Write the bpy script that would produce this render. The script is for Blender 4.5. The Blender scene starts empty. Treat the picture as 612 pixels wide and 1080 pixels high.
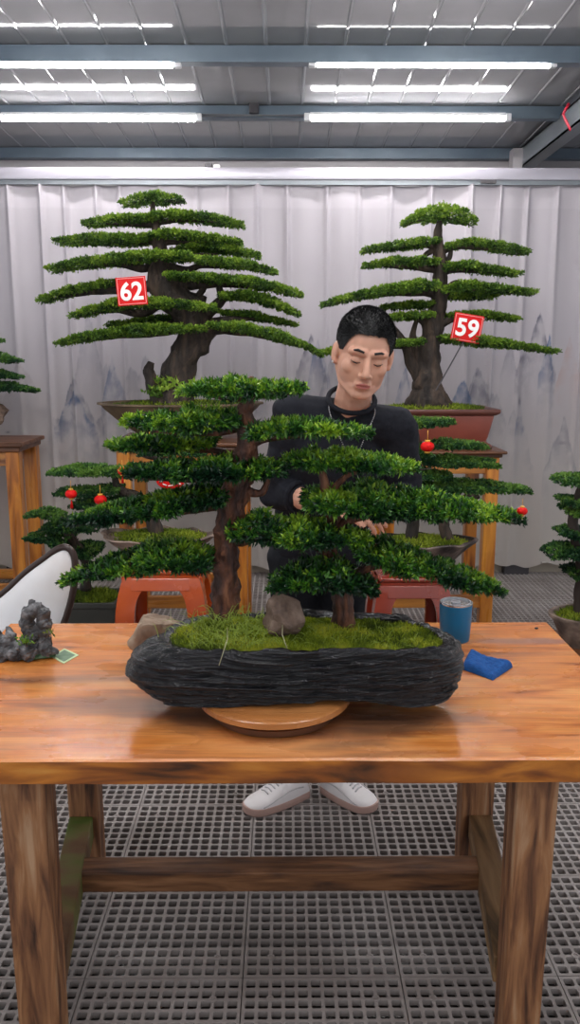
import bpy, bmesh, math, random
import numpy as np
from mathutils import Vector, Matrix, noise, Euler
random.seed(7); RNG = np.random.default_rng(11)
PI = math.pi
scene = bpy.context.scene
COL = scene.collection

# ------------------------------------------------------------------ camera
F = 850.0; PITCH = math.atan(166/F); YAW = math.atan(6/F); CAMH = 1.55
camd = bpy.data.cameras.new('camera'); cam = bpy.data.objects.new('camera', camd); COL.objects.link(cam)
camd.sensor_fit = 'VERTICAL'; camd.sensor_height = 36; camd.lens = F/1080*36
cam.location = (0, 0, CAMH)
cam.rotation_euler = (PI/2-PITCH, 0, -YAW)
camd.clip_start = 0.05; camd.clip_end = 60
scene.camera = cam
CR = Euler((PI/2-PITCH, 0, -YAW)).to_matrix()

def at(x, y, Y):
    """point on the plane world-Y = Y seen at photo pixel x, y"""
    d = CR @ Vector(((x-306)/F, -(y-540)/F, -1))
    return Vector((0, 0, CAMH)) + d*(Y/d.y)
def atz(x, y, z):
    d = CR @ Vector(((x-306)/F, -(y-540)/F, -1))
    return Vector((0, 0, CAMH)) + d*((z-CAMH)/d.z)
def mpp(Y):           # metres per photo pixel at depth Y
    return Y*1.01/F

# ------------------------------------------------------------------ materials
def mat(name, base=(.5,.5,.5), rough=.5, metal=0, spec=.5, coat=0, emit=None, es=0):
    m = bpy.data.materials.new(name); m.use_nodes = True
    b = m.node_tree.nodes['Principled BSDF']
    b.inputs['Base Color'].default_value = (*base, 1); b.inputs['Roughness'].default_value = rough
    b.inputs['Metallic'].default_value = metal; b.inputs['Specular IOR Level'].default_value = spec
    b.inputs['Coat Weight'].default_value = coat; b.inputs['Coat Roughness'].default_value = .12
    if emit: b.inputs['Emission Color'].default_value = (*emit, 1); b.inputs['Emission Strength'].default_value = es
    return m
def noisy(name, stops, scale=(1,1,1), nscale=6, detail=8, rough=(.4,.6), bump=.2, bdist=.01, metal=0, spec=.5, coat=0, dist=0, stops_pos=None, bscale=None):
    m = mat(name, rough=.5, metal=metal, spec=spec, coat=coat)
    nt = m.node_tree; N = nt.nodes; L = nt.links; b = N['Principled BSDF']
    tc = N.new('ShaderNodeTexCoord'); mp = N.new('ShaderNodeMapping'); mp.inputs['Scale'].default_value = scale
    L.new(tc.outputs['Object'], mp.inputs['Vector'])
    n = N.new('ShaderNodeTexNoise'); n.inputs['Scale'].default_value = nscale; n.inputs['Detail'].default_value = detail
    n.inputs['Distortion'].default_value = dist; L.new(mp.outputs[0], n.inputs['Vector'])
    r = N.new('ShaderNodeValToRGB'); e = r.color_ramp.elements
    k = len(stops)
    pos = stops_pos or [.3+.4*i/(k-1) for i in range(k)]
    e[0].position = pos[0]; e[0].color = (*stops[0], 1); e[1].position = pos[-1]; e[1].color = (*stops[-1], 1)
    for i in range(1, k-1):
        q = e.new(pos[i]); q.color = (*stops[i], 1)
    L.new(n.outputs['Fac'], r.inputs['Fac']); L.new(r.outputs['Color'], b.inputs['Base Color'])
    n2 = N.new('ShaderNodeTexNoise'); n2.inputs['Scale'].default_value = bscale or nscale*2.5; n2.inputs['Detail'].default_value = 6
    L.new(mp.outputs[0], n2.inputs['Vector'])
    mr = N.new('ShaderNodeMapRange'); mr.inputs['To Min'].default_value = rough[0]; mr.inputs['To Max'].default_value = rough[1]
    mr.inputs['From Min'].default_value = .3; mr.inputs['From Max'].default_value = .7
    L.new(n2.outputs['Fac'], mr.inputs['Value']); L.new(mr.outputs[0], b.inputs['Roughness'])
    if bump:
        bp = N.new('ShaderNodeBump'); bp.inputs['Strength'].default_value = bump; bp.inputs['Distance'].default_value = bdist
        L.new(n2.outputs['Fac'], bp.inputs['Height']); L.new(bp.outputs[0], b.inputs['Normal'])
    return m
def attr_mat(name, rough=.45, spec=.5, transl=.0, attr='col', bump=0):
    m = mat(name, rough=rough, spec=spec); nt = m.node_tree; N = nt.nodes; L = nt.links; b = N['Principled BSDF']
    a = N.new('ShaderNodeAttribute'); a.attribute_name = attr
    L.new(a.outputs['Color'], b.inputs['Base Color'])
    if transl:
        t = N.new('ShaderNodeBsdfTranslucent'); L.new(a.outputs['Color'], t.inputs['Color'])
        mx = N.new('ShaderNodeMixShader'); mx.inputs[0].default_value = transl
        L.new(b.outputs[0], mx.inputs[1]); L.new(t.outputs[0], mx.inputs[2]); L.new(mx.outputs[0], N['Material Output'].inputs[0])
    return m

M = {}
# table woods
def wood(name, stops, axis, rough=(.3,.5), coat=0, nscale=7, bump=.15, stretch=9, pos=None):
    s = [1,1,1]
    for i in range(3):
        if i != axis: s[i] = stretch
    return noisy(name, stops, scale=tuple(s), nscale=nscale/3, detail=10, rough=rough, bump=bump, bdist=.004, coat=coat, dist=.6, stops_pos=pos)
M['top'] = wood('oiled table wood', [(.24,.075,.022),(.50,.20,.065),(.60,.28,.105),(.66,.34,.15)], 0, rough=(.22,.42), coat=.25, nscale=3.0, stretch=7, bump=.05)
M['edge'] = wood('worn table edge wood', [(.05,.018,.006),(.26,.075,.012),(.50,.17,.022),(.62,.27,.05)], 0, rough=(.3,.5), nscale=11, coat=.3, stretch=5)
M['leg'] = wood('brushed dark table leg wood', [(.035,.014,.007),(.16,.065,.028),(.30,.135,.055),(.42,.25,.14)], 2, rough=(.45,.7), nscale=14, stretch=9, bump=.6)
M['legx'] = wood('mossy stretcher wood', [(.05,.02,.010),(.18,.075,.028),(.34,.16,.07)], 0, rough=(.45,.7), nscale=14, stretch=8, bump=.4)
M['legy'] = wood('side stretcher wood', [(.07,.04,.015),(.22,.12,.05),(.36,.22,.10)], 1, rough=(.45,.7), nscale=8, stretch=8, bump=.4)
M['stand'] = wood('honey stand wood', [(.12,.03,.005),(.46,.15,.018),(.66,.27,.035)], 2, rough=(.25,.4), nscale=6, stretch=9, coat=.3)
M['standtop'] = wood('dark stand top wood', [(.07,.025,.010),(.20,.075,.03)], 0, rough=(.3,.45), nscale=6)
M['disc'] = wood('turntable wood', [(.22,.075,.02),(.42,.16,.045),(.52,.22,.07)], 0, rough=(.2,.35), coat=.5, nscale=4, bump=.05)
M['discd'] = wood('turntable base wood', [(.06,.025,.012),(.14,.05,.02)], 0, rough=(.3,.4))
M['stool'] = noisy('orange lacquered stool', [(.40,.050,.007),(.55,.090,.013)], nscale=4, rough=(.18,.3), bump=.02, coat=.5)
M['stool2'] = noisy('dark red lacquered stool', [(.17,.018,.009),(.29,.036,.014)], nscale=4, rough=(.18,.3), bump=.02, coat=.5)
# bark, rock, pots
M['bark'] = noisy('red brown peeling bark', [(.010,.006,.005),(.055,.020,.013),(.14,.05,.025),(.30,.12,.055)], scale=(3,3,.8), nscale=12, rough=(.5,.8), bump=1, bdist=.01, dist=.5)
M['barkg'] = noisy('grey brown bark', [(.010,.008,.007),(.035,.024,.018),(.10,.065,.045)], scale=(3,3,.6), nscale=7, rough=(.7,.9), bump=1, bdist=.015, dist=.5)
M['twig'] = mat('dark twig bark', (.035,.022,.016), .7)
M['trayrock'] = noisy('wet black stone', [(.002,.002,.003),(.006,.006,.008),(.018,.018,.023)], scale=(1.2,1.2,7), nscale=18, rough=(.06,.28), bump=1.0, bdist=.009, spec=.5, dist=.4)
M['stone'] = noisy('brown grey stone', [(.05,.03,.022),(.15,.095,.068),(.27,.19,.145)], nscale=26, rough=(.6,.8), bump=.8, bdist=.008)
M['stoneb'] = noisy('beige stone', [(.17,.11,.075),(.33,.23,.16),(.45,.35,.26)], nscale=16, rough=(.7,.9), bump=.8, bdist=.008)
M['stoner'] = noisy('red brown stone', [(.05,.02,.014),(.16,.06,.04)], nscale=16, rough=(.5,.7), bump=.8, bdist=.006)
M['stoneg'] = noisy('dark grey resin rock', [(.012,.012,.014),(.07,.07,.075),(.25,.25,.26)], nscale=40, rough=(.5,.7), bump=.9, bdist=.006)
M['potbowl'] = noisy('aged olive brown clay', [(.04,.028,.014),(.10,.065,.034),(.17,.115,.065)], nscale=7, rough=(.55,.75), bump=.3)
M['potred'] = noisy('red brown glazed clay', [(.16,.035,.022),(.24,.055,.035)], nscale=4, rough=(.3,.4), bump=.03, coat=.2)
M['potrim'] = noisy('dark brown glazed rim', [(.09,.03,.022),(.15,.05,.035)], nscale=4, rough=(.3,.4), bump=.03)
M['potrag'] = noisy('ragged stone bowl', [(.05,.035,.028),(.20,.14,.11),(.36,.27,.21)], nscale=12, rough=(.4,.7), bump=.8, bdist=.01)
M['potdark'] = noisy('dark ribbed stone bowl', [(.015,.012,.012),(.06,.045,.04),(.22,.16,.13)], nscale=12, rough=(.35,.6), bump=.8, bdist=.01)
M['potgrey'] = noisy('dark green grey pot', [(.03,.032,.028),(.06,.06,.05)], nscale=6, rough=(.4,.6), bump=.05)
M['soil'] = noisy('mossy soil', [(.03,.035,.01),(.10,.14,.02),(.20,.24,.04)], nscale=30, rough=(.8,1), bump=.8, bdist=.01)
M['leaf'] = attr_mat('glossy needle leaves', rough=.34, spec=.5, transl=.15)
M['leafb'] = attr_mat('small bonsai leaves', rough=.5, spec=.35, transl=.15)
M['moss'] = attr_mat('moss and grass blades', rough=.6, spec=.3, transl=.25)
# people
M['skin'] = mat('skin', (.60,.32,.225), .5, spec=.4); M['skin'].node_tree.nodes['Principled BSDF'].inputs['Subsurface Weight'].default_value = .08
M['lip'] = mat('lips', (.42,.13,.11), .45)
M['hair'] = mat('black hair', (.006,.006,.007), .45, spec=.4)
M['sweater'] = noisy('black knit', [(.008,.009,.013),(.014,.015,.021)], nscale=80, rough=(.85,.95), bump=.2, bdist=.002, spec=.2)
M['trouser'] = noisy('black trousers', [(.006,.007,.010),(.012,.013,.017)], nscale=60, rough=(.8,.9), bump=.2, bdist=.002, spec=.2)
M['shoe'] = mat('white shoe leather', (.86,.82,.82), .45)
M['sole'] = mat('pinkish rubber sole', (.52,.34,.29), .6)
M['lace'] = mat('shoe lace', (.62,.60,.62), .7)
M['silver'] = mat('silver', (.6,.6,.62), .3, metal=1)
# small things
M['blue'] = mat('blue powder coat', (.004,.135,.29), .38, spec=.4)
M['steel'] = mat('brushed steel', (.55,.55,.56), .25, metal=1)
M['lid'] = mat('clear grey lid', (.30,.31,.33), .15, coat=.5)
M['cloth'] = noisy('blue towel', [(.002,.055,.24),(.004,.10,.36)], nscale=120, rough=(.85,.95), bump=.7, bdist=.003)
M['red'] = mat('red lantern silk', (.66,.004,.003), .6, spec=.25)
M['gold'] = mat('golden trim', (.75,.38,.05), .4)
M['sign'] = mat('red sign board', (.62,.005,.006), .5, spec=.25)
M['white'] = mat('white paint', (.86,.84,.82), .5)
M['cream'] = mat('pale card edge', (.55,.70,.42), .5)
M['cardg'] = noisy('dark green card print', [(.05,.12,.06),(.16,.26,.15)], nscale=60, rough=(.3,.4), bump=0)
M['chairw'] = noisy('white chair leather', [(.62,.42,.26),(.78,.74,.72),(.82,.82,.84)], nscale=4, rough=(.3,.4), bump=.02, stops_pos=[.26,.40,.6])
M['chairrim'] = mat('dark brown chair rim', (.035,.018,.014), .35)
# room
M['ceil'] = noisy('grey roof sheet', [(.25,.245,.26),(.31,.305,.32)], nscale=2, rough=(.045,.08), bump=.0, spec=.5)
M['purlin'] = noisy('blue grey steel purlin', [(.085,.12,.16),(.14,.18,.22)], nscale=3, rough=(.35,.5), bump=.03, metal=.2)
M['wall'] = mat('white wall panel', (.36,.34,.35), .5)
M['rail'] = mat('white lacquered steel rail', (.40,.38,.43), .3, metal=.2)
M['truss'] = mat('grey steel truss', (.20,.22,.24), .4, metal=.3)
M['tape'] = mat('red plastic strip', (.55,.02,.05), .5)
M['curb'] = mat('beige curb', (.42,.37,.30), .7)
M['dark'] = mat('dark steel', (.05,.045,.05), .5)
M['mat'] = noisy('grey plastic floor mat', [(.23,.20,.185),(.31,.275,.26),(.38,.345,.33)], nscale=3, rough=(.4,.65), bump=.05)
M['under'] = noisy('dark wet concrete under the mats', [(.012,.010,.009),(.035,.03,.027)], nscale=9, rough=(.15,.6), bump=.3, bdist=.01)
M['tube'] = mat('lit light tube', (1,1,1), .4, emit=(1,.98,.97), es=24)
M['cap'] = mat('light end cap', (.6,.6,.62), .4)
M['wire'] = mat('cable', (.12,.12,.13), .5)

# ------------------------------------------------------------------ object helpers
class G:
    """gathers geometry in world coordinates"""
    def __init__(s): s.v = []; s.f = []; s.mi = []
    def add(s, vs, fs, mi=0):
        o = len(s.v); s.v += [tuple(p) for p in vs]; s.f += [tuple(i+o for i in f) for f in fs]; s.mi += [mi]*len(fs); return s
    def box(s, x0, x1, y0, y1, z0, z1, mi=0):
        vs = [(x,y,z) for z in (z0,z1) for y in (y0,y1) for x in (x0,x1)]
        return s.add(vs, [(0,2,3,1),(4,5,7,6),(0,1,5,4),(2,6,7,3),(0,4,6,2),(1,3,7,5)], mi)
    def hexa(s, p, mi=0):      # 8 points bottom 4 ccw, top 4 ccw
        return s.add(p, [(3,2,1,0),(4,5,6,7),(0,1,5,4),(1,2,6,5),(2,3,7,6),(3,0,4,7)], mi)
    def tube(s, pts, rad, seg=10, mi=0, caps=True, bump=0, freq=20, seed=0, ridges=0, sx=1):
        pts = [Vector(p) for p in pts]; n = len(pts)
        if not hasattr(rad, '__len__'): rad = [rad]*n
        vs = []; up = None
        for i, p in enumerate(pts):
            t = (pts[min(i+1,n-1)]-pts[max(i-1,0)])
            if t.length < 1e-9: t = Vector((0,0,1))
            t.normalize()
            if up is None:
                up = Vector((0,1,0)) if abs(t.y) < .9 else Vector((1,0,0))
            a = (up - t*up.dot(t)); 
            if a.length < 1e-6: a = t.orthogonal()
            a.normalize(); up = a; b = t.cross(a)
            for k in range(seg):
                th = 2*PI*k/seg; d = a*math.cos(th)+b*math.sin(th)*sx; r = rad[i]
                if bump:
                    q = p+d*r
                    r *= 1+bump*noise.noise(q*freq+Vector((seed,0,0)))+ (bump*.5*math.sin(th*ridges+i*.15) if ridges else 0) + bump*.5*noise.noise(q*freq*2.7)
                vs.append(p+d*r)
        fs = [(i*seg+k, i*seg+(k+1)%seg, (i+1)*seg+(k+1)%seg, (i+1)*seg+k) for i in range(n-1) for k in range(seg)]
        if caps: fs += [tuple(range(seg))[::-1], tuple((n-1)*seg+k for k in range(seg))]
        return s.add(vs, fs, mi)
    def lathe(s, prof, c=(0,0,0), seg=48, mi=0, sx=1, sy=1, fn=None):
        vs = []
        for (r, z) in prof:
            for k in range(seg):
                th = 2*PI*k/seg; rr = r*(fn(th, z) if fn else 1)
                vs.append((c[0]+rr*sx*math.cos(th), c[1]+rr*sy*math.sin(th), c[2]+z))
        n = len(prof)
        fs = [(i*seg+k, i*seg+(k+1)%seg, (i+1)*seg+(k+1)%seg, (i+1)*seg+k) for i in range(n-1) for k in range(seg)]
        fs += [tuple(range(seg))[::-1], tuple((n-1)*seg+k for k in range(seg))]
        return s.add(vs, fs, mi)
    def ell(s, c, r, R=None, sub=2, mi=0, fn=None):
        bm = bmesh.new(); bmesh.ops.create_icosphere(bm, subdivisions=sub, radius=1)
        bm.verts.ensure_lookup_table()
        r = (r,r,r) if not hasattr(r,'__len__') else r
        vs = []
        for v in bm.verts:
            p = Vector((v.co.x*r[0], v.co.y*r[1], v.co.z*r[2]))
            if fn: p = fn(p)
            if R: p = R @ p
            vs.append(p+Vector(c))
        fs = [tuple(v.index for v in f.verts) for f in bm.faces]; bm.free()
        return s.add(vs, fs, mi)
    def cap(s, a, b, ra, rb, sub=2, flat=None):    # chain of spheres
        a = Vector(a); b = Vector(b); n = max(2, int((b-a).length/(min(ra,rb)*.45))+1)
        for i in range(n+1):
            t = i/n; s.ell(a.lerp(b,t), ra+(rb-ra)*t, sub=sub)
        return s

def link(name, me, parent=None, loc=None):
    o = bpy.data.objects.new(name, me); COL.objects.link(o)
    if parent is not None: o.parent = parent
    elif loc is not None: o.location = loc
    return o
def base_of(parent):
    p = Vector((0,0,0))
    while parent is not None: p += Vector(parent.location); parent = parent.parent
    return p
def build(name, g, mats, parent=None, loc=None, smooth=True, bevel=0, bseg=2, auto=None):
    me = bpy.data.meshes.new(name)
    off = base_of(parent) if parent is not None else Vector(loc or (0,0,0))
    me.from_pydata([(x-off.x, y-off.y, z-off.z) for x,y,z in g.v], [], g.f)
    mats = mats if isinstance(mats, (list, tuple)) else [mats]
    for m in mats: me.materials.append(m)
    me.polygons.foreach_set('material_index', g.mi)
    if bevel:
        bm = bmesh.new(); bm.from_mesh(me)
        bmesh.ops.bevel(bm, geom=[e for e in bm.edges if e.is_manifold and e.calc_face_angle(0) > .5], offset=bevel, segments=bseg, affect='EDGES', profile=.5)
        bm.to_mesh(me); bm.free()
    me.update()
    me.polygons.foreach_set('use_smooth', [smooth]*len(me.polygons))
    if smooth and auto: me.set_sharp_from_angle(angle=auto)
    return link(name, me, parent, loc)
def thing(name, label, cat, loc, group=None):
    o = bpy.data.objects.new(name, None); COL.objects.link(o); o.location = loc
    o.empty_display_size = .05
    o['label'] = label; o['category'] = cat
    if group: o['group'] = group
    return o
def tag(o, label, cat, group=None, kind=None):
    o['label'] = label; o['category'] = cat
    if group: o['group'] = group
    if kind: o['kind'] = kind
    return o
def struct(name, g, m, **k):
    o = build(name, g, m, **k); o['kind'] = 'structure'; return o
def remeshed(g, vox, smooth_it=6, fac=.5):
    me = bpy.data.meshes.new('tmp'); me.from_pydata(g.v, [], g.f)
    o = bpy.data.objects.new('tmp', me); COL.objects.link(o)
    r = o.modifiers.new('r', 'REMESH'); r.mode = 'VOXEL'; r.voxel_size = vox; r.adaptivity = 0
    if smooth_it:
        s = o.modifiers.new('s', 'SMOOTH'); s.factor = fac; s.iterations = smooth_it
    dg = bpy.context.evaluated_depsgraph_get(); ev = o.evaluated_get(dg)
    m2 = bpy.data.meshes.new_from_object(ev)
    bpy.data.objects.remove(o); bpy.data.meshes.remove(me)
    return m2
def from_mesh(name, me, mats, parent=None, loc=None, fn=None, mfn=None, keep=None, smooth=True):
    off = base_of(parent) if parent is not None else Vector(loc or (0,0,0))
    me.name = name
    n = len(me.vertices); co = np.empty(n*3); me.vertices.foreach_get('co', co); co = co.reshape(-1,3)
    if fn: co = np.array([tuple(fn(Vector(c), i)) for i, c in enumerate(co)])
    me.materials.clear()
    for m in (mats if isinstance(mats,(list,tuple)) else [mats]): me.materials.append(m)
    if mfn:
        for p in me.polygons:
            c = Vector(co[list(p.vertices)].mean(0)); p.material_index = mfn(c)
    me.vertices.foreach_set('co', (co-np.array(off)).ravel())
    if keep:
        bm = bmesh.new(); bm.from_mesh(me)
        kill = [v for v in bm.verts if not keep(v.co+off)]
        bmesh.ops.delete(bm, geom=kill, context='VERTS'); bm.to_mesh(me); bm.free()
    me.update()
    me.polygons.foreach_set('use_smooth', [smooth]*len(me.polygons))
    return link(name, me, parent, loc)
def catmull(pts, n):
    P = [np.array(p, float) for p in pts]; P = [2*P[0]-P[1]]+P+[2*P[-1]-P[-2]]
    out = []
    segs = len(P)-3
    for i in range(n):
        u = i/(n-1)*segs; k = min(int(u), segs-1); t = u-k
        a,b,c,d = P[k:k+4]
        out.append(.5*((2*b)+(-a+c)*t+(2*a-5*b+4*c-d)*t*t+(-a+3*b-3*c+d)*t**3))
    return out

# ------------------------------------------------------------------ foliage
def leaves_mesh(name, base, dirs, length, width, cols, m, parent, loc=None, kind=None, fold=.25):
    """base (n,3), dirs (n,3), length (n,), cols (n,3): one diamond blade per row"""
    n = len(base); off = np.array(base_of(parent) if parent is not None else (loc or (0,0,0)))
    d = dirs/np.linalg.norm(dirs, axis=1)[:,None]
    r = RNG.normal(size=(n,3)); r[:,2] *= .5
    side = np.cross(d, r); side /= np.linalg.norm(side, axis=1)[:,None]+1e-9
    nrm = np.cross(side, d)
    L = length[:,None]; W = (width if hasattr(width,'__len__') else np.full(n, width))[:,None]
    v = np.empty((n,4,3))
    v[:,0] = base; v[:,1] = base+d*L*.45+side*W*.5+nrm*W*fold; v[:,2] = base+d*L-nrm*L*.08; v[:,3] = base+d*L*.45-side*W*.5+nrm*W*fold
    v -= off
    me = bpy.data.meshes.new(name); me.vertices.add(n*4); me.vertices.foreach_set('co', v.ravel())
    me.loops.add(n*6); me.polygons.add(n*2)
    idx = np.arange(n)[:,None]*4 + np.array([0,1,2,0,2,3])[None,:]
    me.loops.foreach_set('vertex_index', idx.ravel().astype(np.int32))
    me.polygons.foreach_set('loop_start', (np.arange(n*2)*3).astype(np.int32))
    me.polygons.foreach_set('loop_total', np.full(n*2, 3, np.int32))
    a = me.color_attributes.new('col', 'FLOAT_COLOR', 'POINT')
    c = np.ones((n,4,4)); c[:,:,:3] = cols[:,None,:]; a.data.foreach_set('color', c.ravel())
    me.materials.append(m); me.update(calc_edges=True); me.validate()
    o = link(name, me, parent, loc)
    if kind: o['kind'] = kind
    return o
def vnoise(P, f, seed=0):
    return np.array([noise.noise(Vector(p)*f+Vector((seed,seed*.7,0))) for p in P])

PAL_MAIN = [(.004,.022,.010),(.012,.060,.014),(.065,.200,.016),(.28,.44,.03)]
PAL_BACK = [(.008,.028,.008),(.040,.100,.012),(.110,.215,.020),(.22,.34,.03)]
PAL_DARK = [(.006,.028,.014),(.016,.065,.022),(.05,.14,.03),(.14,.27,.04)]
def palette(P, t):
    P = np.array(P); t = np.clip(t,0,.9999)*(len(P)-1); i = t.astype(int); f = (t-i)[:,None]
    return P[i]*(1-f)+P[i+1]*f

PADN = [0]
def pad(parent, spine, Y, depth, leaf=.0165, wid=.0056, dens=.80, pal=PAL_MAIN, m=None, bright=0, name='foliage_pad', dz=0, lps=8, shoot=.009, hk=1.0):
    """a cloud of leafy shoots along a spine of photo px (x, y, half thickness); depth = half depth in metres"""
    PADN[0] += 1; seed = PADN[0]*3.7
    s = mpp(Y)
    pts = [at(x, y, Y) for x,y,h in spine]; hs = np.array([h*s*hk for x,y,h in spine])
    P = np.array([tuple(p) for p in pts]); seg = np.linalg.norm(np.diff(P, axis=0), axis=1); cum = np.r_[0, np.cumsum(seg)]; tot = cum[-1]
    hm = hs.max()
    n = int(dens*tot*(depth*2+hm)*14000*(.0135/leaf)**1.2)
    # sample along with weight to width
    u = RNG.random(n*3)*tot; prof = np.interp(u, cum, hs)/hm
    keep = RNG.random(n*3) < np.sqrt(np.clip(prof,0,1)); u = u[keep][:n]
    n = len(u); h = np.interp(u, cum, hs); prof = np.clip(h/hm, 0, 1)
    c = np.stack([np.interp(u, cum, P[:,k]) for k in range(3)], 1)
    wob = vnoise(c, 26, seed+9)
    th = RNG.random(n)*2*PI; rr = np.where(RNG.random(n) < .72, 1.0, np.sqrt(RNG.random(n)))
    lump = 1+.35*vnoise(c+np.stack([0*th, np.cos(th)*depth, 0*th],1), 14, seed)
    dd = depth*np.power(prof, .6)
    slope = abs(CAMH-P[:,2].mean())/Y
    hh = np.maximum(h-(leaf+shoot)*.45-dd*slope*.40, h*.3)*(1+.9*wob)+.10*wob*hm
    oy = np.cos(th)*dd*rr*lump; oz = np.sin(th)*hh*rr*lump
    oz = np.where(oz < 0, oz*.75, oz)
    B = c + np.stack([0*oy, oy, oz], 1)
    # outward normal of the pad plus upward and sideways growth
    out = np.stack([0*oy, np.cos(th)*1.0, np.sin(th)*.55+.22], 1)
    endx = (u/tot-.5)*2
    xdir = np.sign(P[-1,0]-P[0,0])
    out[:,0] += xdir*np.sign(endx)*np.abs(endx)**3*.9
    D = out + RNG.normal(size=(n,3))*.55; D /= np.linalg.norm(D,axis=1)[:,None]
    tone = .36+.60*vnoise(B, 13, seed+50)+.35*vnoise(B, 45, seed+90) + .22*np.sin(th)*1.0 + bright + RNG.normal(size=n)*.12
    # leaves per shoot
    k = lps
    tt = (np.arange(k)+.5)/k
    base = B[:,None,:] + D[:,None,:]*(tt[None,:,None]*shoot)
    spread = RNG.normal(size=(n,k,3))
    ld = D[:,None,:]*(.55+.7*tt[None,:,None]) + spread*.62
    L = leaf*(.75+.5*RNG.random((n,k)))*(.65+.35*prof[:,None])
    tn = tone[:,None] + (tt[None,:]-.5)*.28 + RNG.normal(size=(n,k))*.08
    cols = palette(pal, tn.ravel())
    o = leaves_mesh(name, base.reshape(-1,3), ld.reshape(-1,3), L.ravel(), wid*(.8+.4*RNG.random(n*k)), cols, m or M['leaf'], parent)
    # woody twigs inside the pad
    g = G()
    nb = max(3, int(tot/.09))
    sp = catmull([tuple(p) for p in P], 14)
    sp = [Vector(p)-Vector((0,0,hm*.35)) for p in sp]
    g.tube(sp, [max(.0012, hm*.10*(1-abs(i/13-.5)*1.2)) for i in range(14)], 5)
    for i in range(nb):
        a = sp[RNG.integers(1, 13)]; q = a+Vector((RNG.normal()*.03, (RNG.random()*2-1)*depth*.7, hm*.3))
        g.tube([a, a.lerp(q,.5)+Vector((0,0,-.004)), q], [.0022,.0016,.0008], 4)
    build('twig', g, M['twig'], o)
    return o
def branch(parent, pts, Y, rad, name='branch', m=None, seg=8, bump=.25, freq=30, n=18):
    """pts photo px (x, y[, dY]); rad in px"""
    s = mpp(Y); W = [tuple(at(p[0], p[1], Y+(p[2] if len(p) > 2 else 0))) for p in pts]
    C = catmull(W, n); R = np.interp(np.linspace(0,1,n), np.linspace(0,1,len(rad)), rad)*s
    g = G(); g.tube(C, list(R), seg, bump=bump, freq=freq, seed=PADN[0])
    return build(name, g, m or M['bark'], parent)

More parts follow.
